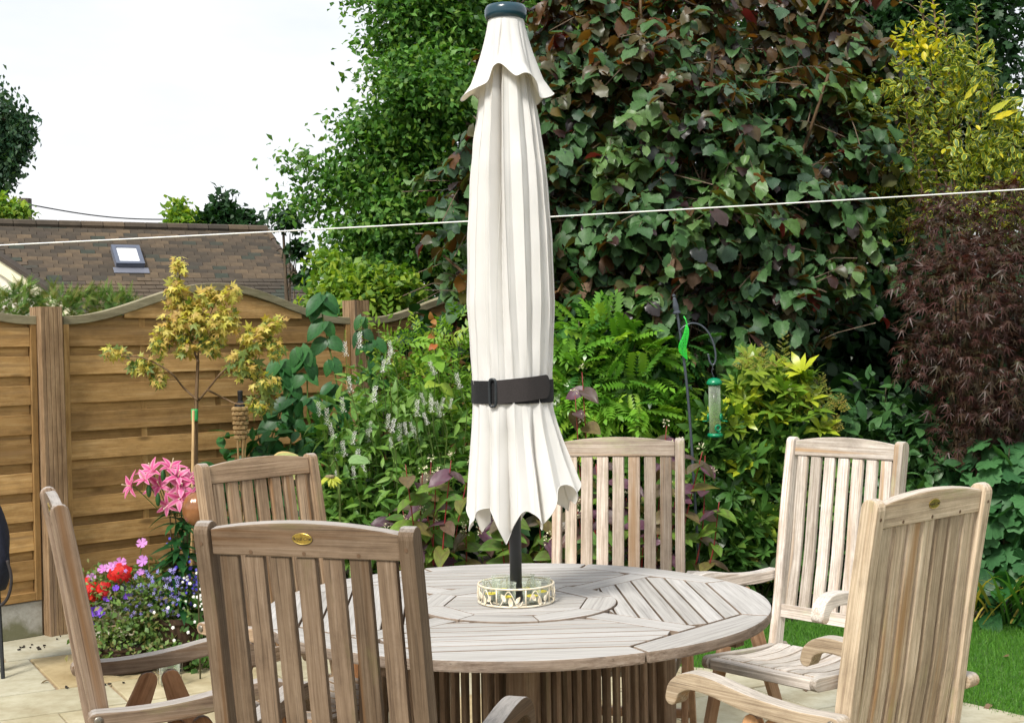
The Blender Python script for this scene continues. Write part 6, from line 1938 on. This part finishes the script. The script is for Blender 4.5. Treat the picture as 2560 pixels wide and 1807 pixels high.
MB().lathe([(0.017, 0), (0.018, 0.01), (0.018, a.z - b_.z - 0.01), (0.017, a.z - b_.z)], 14, b_ - A0 + Vector((-0.004, -0.012, 0))).build('tree_tie', 'tie_green', ac, smooth=True)

# ------------------------------------------------------------------ pink lilies
LY = 6.45
li = thing('lily_plant', 'tall pink lilies in a pot beside the chair, cream bloom among them', 'lily', tuple(on_ground(455, 1660)))
li.location.y = LY; li.location.x = at(450, 1500, LY).x; li.location.z = 0.004
O3 = Vector(li.location)
MB().lathe([(0, 0), (0.09, 0), (0.12, 0.22), (0.128, 0.22), (0.128, 0.245), (0.112, 0.245), (0.108, 0.21), (0, 0.20)], 24).build('pot', 'wicker', li, (0, 0, 1))
petal = lambda w, dr: grid_leaf(6, 2, lambda s: math.sin(PI * (0.08 + 0.90 * s)) ** 0.8, w, 0.25, dr, 0, 0.0, 0.1)
T_pet = petal(0.25, 0.50); T_pet2 = petal(0.19, 0.80)
mp1, mp2 = np_leaf_mesh('petal', *T_pet, 'petal_pink'), np_leaf_mesh('petal', *T_pet2, 'petal_pink')
mc1 = np_leaf_mesh('petal', *T_pet, 'petal_cream')
T_stam = None
fl_spots = [(380, 1178, (-.2, -.6, .7)), (425, 1170, (.3, -.4, .8)), (330, 1215, (-.7, -.6, .2)), (445, 1192, (.2, -.7, .6)), (400, 1215, (-.1, -.8, .4)), (455, 1215, (.1, -.9, .3)), (475, 1195, (.5, -.6, .5)), (420, 1262, (-.2, -.8, -.2)), (468, 1232, (.2, -.9, .1)), (492, 1215, (.8, -.4, .3)), (365, 1200, (-.4, -.5, .6)), (450, 1245, (.0, -.9, .0))]
for q, (x, y, dirv) in enumerate(fl_spots):
    c_ = at(x, y, LY - 0.05 + random.uniform(-.04, .04))
    dv_ = Vector(dirv).normalized()
    fo = bpy.data.objects.new('flower', None); COL.objects.link(fo); fo.parent = li
    fo.empty_display_size = 0.02
    fo.location = c_ - O3
    fo.rotation_euler = dv_.to_track_quat('Z', 'Y').to_euler()
    sz = random.uniform(0.054, 0.068)
    cream = q == 8
    for k in range(6):
        po = bpy.data.objects.new('petal', mc1 if cream else (mp1 if k % 2 else mp2)); COL.objects.link(po); po.parent = fo
        po.matrix_basis = Matrix.Rotation(PI / 3 * k + random.uniform(-.15, .15), 4, 'Z') @ Matrix.Rotation(R(random.uniform(38, 58)), 4, 'X') @ Matrix.Scale(sz * random.uniform(0.85, 1.1), 4)
    MB().tube([(0, 0, 0), (0.004, 0, 0.03), (0.006, 0.002, 0.055)], [0.004, 0.002, 0.003], 5).build('pistil', 'petal_cream', fo)
    pth = [c_, c_ - dv_ * 0.03 + Vector((0, 0.02, -0.02)), at(440 + (x - 440) * 0.25, 1290, LY)]
    stems(li, [(smooth_path(pth, 4), 0.004)], 'stem_green')
for (x, y) in ((372, 1228), (430, 1195), (408, 1190), (395, 1250)):
    c_ = at(x, y, LY - 0.08) - O3
    MB().lathe([(0, -0.03), (0.008, -0.022), (0.013, 0), (0.011, 0.018), (0.004, 0.034), (0, 0.037)], 8, c_).build('bud', 'lily_leaf', li, smooth=True)
for tx in (432, 445, 460, 470):
    stems(li, [(smooth_path([O3 + Vector((random.uniform(-.03, .03), 0, 0.2)), at(tx, 1400, LY), at(tx - 8, 1270, LY)], 5), 0.007)], 'stem_dark')
K = 90
tq = rng.random(K)
Pq = np.array([list(at(452 + random.uniform(-14, 14), 1275 + 240 * t_, LY + random.uniform(-.03, .03))) for t_ in tq])
ang = rng.uniform(0, 2 * PI, K)
Dq = np.stack([np.cos(ang), np.sin(ang) * 0.9 - 0.1, rng.uniform(-0.25, 0.35, K)], 1)
leaves(li, grid_leaf(6, 2, lance, 0.13, 0.25, 0.35), Pq, frames(unit(Dq), np.tile([0, -0.2, 1.0], (K, 1)) + rng.normal(size=(K, 3)) * .2), rng.uniform(0.10, 0.19, K), 'lily_leaf', K, 4, rest=None)
# copper glazed ornament
oc = at(492, 1272, 6.2)
orn = thing('garden_ornament', 'shiny copper brown ribbed ball ornament beside the lilies', 'ornament', (oc.x, oc.y, 0))
vs, fs = [], []
nr, nn = 18, 48
for i in range(nr + 1):
    v = i / nr; a = PI * v
    for k in range(nn):
        b2 = 2 * PI * k / nn
        rr = 0.062 * (1 + 0.05 * abs(math.sin(4 * b2))) * math.sin(a) + 0.002
        vs.append((rr * math.cos(b2), rr * math.sin(b2), oc.z + 0.078 * math.cos(a)))
for i in range(nr):
    for k in range(nn):
        fs.append((i * nn + k, i * nn + (k + 1) % nn, (i + 1) * nn + (k + 1) % nn, (i + 1) * nn + k))
link('ball', mesh('ball', vs, fs, 'copper_glaze', smooth=True), orn)
MB().tube([(0, 0, 0), (0, 0, oc.z - 0.07)], 0.004, 8).build('stake', 'stem_dark', orn)

# ------------------------------------------------------------------ basket of summer flowers
bc = on_ground(318, 1672); bc.z = 0.003
pb_ = thing('flower_basket', 'dark wicker basket overflowing with red, purple and white summer flowers', 'planter', tuple(bc))
BR = 0.155
for j in range(6):
    z = 0.012 + j * 0.021
    pts = []
    for q in range(49):
        a = 2 * PI * q / 48
        rr = BR * (0.82 + 0.03 * j) + 0.0035 * math.cos(12 * a + PI * j)
        pts.append((rr * math.cos(a), rr * math.sin(a), z))
    MB().tube(pts, 0.0112, 6, False).build('weave', 'wicker', pb_, (1, 0, 0))
MB().lathe([(0, 0.10), (BR * 0.93, 0.11), (BR * 0.93, 0.115), (0, 0.12)], 20).build('compost', 'soil', pb_)
Pc, On = sample_blobs([blob(300, 1520, 115, bc.y, 0.20, 90), blob(400, 1500, 105, bc.y + .05, 0.20, 110), blob(470, 1520, 85, bc.y + .1, 0.2, 110), blob(250, 1470, 60, bc.y, 0.15), blob(310, 1600, 125, bc.y - .03, 0.22, 60), blob(430, 1590, 90, bc.y + .05, 0.2, 80), blob(480, 1640, 80, bc.y + .1, 0.2, 60), blob(340, 1470, 70, bc.y, .15, 55)], 5200, 0.45, 0.5)
leaves(pb_, T_small, Pc, leaf_dirs(len(Pc), On, 0.7, 0.6, 0.6, 0.1, 0.9), 0.030 * rng.uniform(0.6, 1.3, len(Pc)), 'pot_leaf', 60, 22)
Pc, On = sample_blobs([blob(470, 1630, 80, bc.y - .02, 0.15, 60), blob(500, 1690, 60, bc.y - .02, 0.15, 50), blob(490, 1540, 50, bc.y, .12)], 110, 0.4, 0.4)
leaves(pb_, lobed([-2.2, -1.1, 0, 1.1, 2.2], [0.55, 0.6, 0.62, 0.6, 0.55], 0.85, 0.05, 0.1), Pc, leaf_dirs(len(Pc), On, 0.6, 0.9, 0.3, 0.1, 0.6), 0.05 * rng.uniform(0.7, 1.2, len(Pc)), 'mid_leaf', 60, 16)
# flower shapes
def disc_flower(n, cup, mat, notch=0.75, sz=1.0):
    lf = grid_leaf(4, 4, lambda s: (0.2 + 0.8 * s) if s < 0.9 else 0.8, 0.52, 0.0, cup, 0.0, 0.07, 0.15)
    return np_leaf_mesh('flower', *compose([(lf, Matrix.Rotation(2 * PI * k / n, 4, 'Z')) for k in range(n)]), mat)
f_pur, f_mau = disc_flower(5, -0.35, 'petal_purple'), disc_flower(5, -0.30, 'petal_mauve')
f_red, f_blu, f_wht = disc_flower(5, 0.1, 'petal_red'), disc_flower(5, 0.15, 'petal_blue'), disc_flower(5, 0.1, 'petal_white')
lf_star = grid_leaf(2, 1, lance, 0.2, 0.2, 0.1)
f_star = np_leaf_mesh('flower', *compose([(lf_star, Matrix.Rotation(2 * PI * k / 5, 4, 'Z')) for k in range(5)]), 'petal_lilac')
BO = Vector(bc)
def flower(me, px, py, Y, size, facing=(0, -1, .5), name='flower'):
    p = at(px, py, Y)
    fv = Vector(facing) + Vector((random.uniform(-.4, .4), random.uniform(-.2, .2), random.uniform(-.3, .3)))
    o = link(name, me, pb_)
    o.matrix_basis = Matrix.Translation(p - BO) @ fv.normalized().to_track_quat('Z', 'Y').to_matrix().to_4x4() @ Matrix.Rotation(random.uniform(0, 6), 4, 'Z') @ Matrix.Scale(size, 4)
    return o
YB = bc.y - 0.12
for (x, y, s) in ((210, 1511, .020), (234, 1530, .024), (256, 1532, .022), (203, 1561, .017), (226, 1561, .021), (315, 1490, .018), (268, 1494, .020), (290, 1470, .016), (246, 1526, .022)):
    flower(f_pur, x, y, YB, s)
for (x, y, s) in ((275, 1418, .024), (302, 1406, .025), (256, 1422, .022), (285, 1414, .02), (355, 1358, .025), (357, 1402, .027), (352, 1430, .018), (198, 1447, .022), (228, 1444, .022)):
    flower(f_mau, x, y, YB + 0.05, s, (0, -1, .7))
    stems(pb_, [(smooth_path([at(x, y, YB + 0.06), at(x - 6, y + 40, YB + 0.07), at(x - 14, y + 90, YB + 0.1)], 4), 0.0028)], 'stem_green')
for (cx_, cy_, rx, ry_, n_) in ((215, 1480, 36, 34, 60), (258, 1475, 24, 20, 30), (300, 1435, 30, 24, 44), (196, 1510, 14, 24, 18)):
    for _ in range(n_):
        a, r_ = random.uniform(0, 2 * PI), math.sqrt(random.random())
        flower(f_red, cx_ + rx * r_ * math.cos(a), cy_ + ry_ * r_ * math.sin(a), YB - 0.02 + 0.05 * r_ * r_, random.uniform(.010, .0145), (r_ * math.cos(a), -1, -r_ * math.sin(a) * 0.8 + .2))
for _ in range(85):
    x, y = random.gauss(468, 32), random.gauss(1445, 42)
    flower(f_blu, x, y, YB + 0.04 + random.uniform(0, .1), random.uniform(.005, .008))
for _ in range(110):
    flower(f_star, random.uniform(300, 450), random.uniform(1420, 1540), YB + random.uniform(-.02, .08), random.uniform(.009, .014))
for _ in range(30):
    flower(f_wht, random.gauss(495, 22), random.gauss(1490, 26), YB + random.uniform(-.02, .06), random.uniform(.0055, .0085))
for (x, y) in ((420, 1518), (435, 1600), (432, 1568), (470, 1580), (385, 1530), (488, 1615)):
    flower(f_wht, x, y, YB - 0.02, .008)
# little wire and glass holder behind the leg of the chair
wc = on_ground(425, 1712)
wh = thing('wire_basket', 'small wire basket with a glass standing beside the flower basket', 'wire basket', (wc.x, wc.y, 0.004))
for z in (0.06, 0.11, 0.125):
    MB().tube([(0.06 * math.cos(2 * PI * k / 24), 0.06 * math.sin(2 * PI * k / 24), z) for k in range(25)], 0.0017, 5, False).build('ring', 'bolt_steel', wh)
for k in range(6):
    a = PI / 3 * k
    MB().tube([(0.05 * math.cos(a), 0.05 * math.sin(a), 0.0), (0.06 * math.cos(a), 0.06 * math.sin(a), 0.125)], 0.0015, 5).build('wire', 'bolt_steel', wh)
MB().lathe([(0, 0.003), (0.042, 0.003), (0.048, 0.10), (0.045, 0.10), (0.040, 0.008), (0, 0.008)], 20).build('glass', 'jar_glass', wh, smooth=True)

# ------------------------------------------------------------------ grass
N = 110000
gx = rng.uniform(-0.2, 4.6, N * 3); gy = rng.uniform(4.2, 7.4, N * 3)
rr = np.hypot(gx - TC.x, gy - TC.y)
ok = (rr > PATIO_R - 0.02 + 0.03 * rng.normal(size=len(gx))) & (gy < 7.42 - 0.10 * np.abs(gx - 1.8))
pg = np.stack([gx, gy, np.full(len(gx), -0.012)], 1)[ok]
pxg, pyg, _z = project(pg)
pg = pg[(pxg > 1350) & (pxg < 3300)][:N]
n = len(pg)
Tg = grid_leaf(2, 1, lambda s: 1 - 0.85 * s, 0.06, 0, 0.35)
dg_ = unit(rng.normal(size=(n, 3)) * 0.45 + np.array([0, 0, 1.0]))
gm_ = cloud_mesh('grass', Tg, pg, frames(dg_, unit(rng.normal(size=(n, 3)))), rng.uniform(0.016, 0.036, n), 'grass_blade')
go = link('grass', gm_, None, True)
go['label'] = 'short mown green lawn grass at the right beyond the patio'
go['category'] = 'grass'

# a few fallen leaves on the lawn and paving
fl_p = np.array([list(on_ground(x, y, 0.012)) for x, y in ((2210, 1720), (2440, 1690), (1995, 1655), (2010, 1715), (2330, 1640), (2520, 1640), (1660, 1660), (1720, 1640), (120, 1700), (250, 1760), (400, 1770), (2480, 1760), (2300, 1770), (1560, 1720))])
nfl = len(fl_p)
fo_ = link('fallen_leaves', cloud_mesh('fallen_leaves', T_ovate, fl_p, frames(unit(rng.normal(size=(nfl, 3)) * np.array([1, 1, 0.15])), np.tile([0.1, 0.1, 1.0], (nfl, 1)) + rng.normal(size=(nfl, 3)) * 0.3), rng.uniform(0.025, 0.05, nfl), 'hazel_dead'), None, True)
fo_['label'] = 'scattered brown fallen leaves on the lawn and paving'
fo_['category'] = 'leaves'
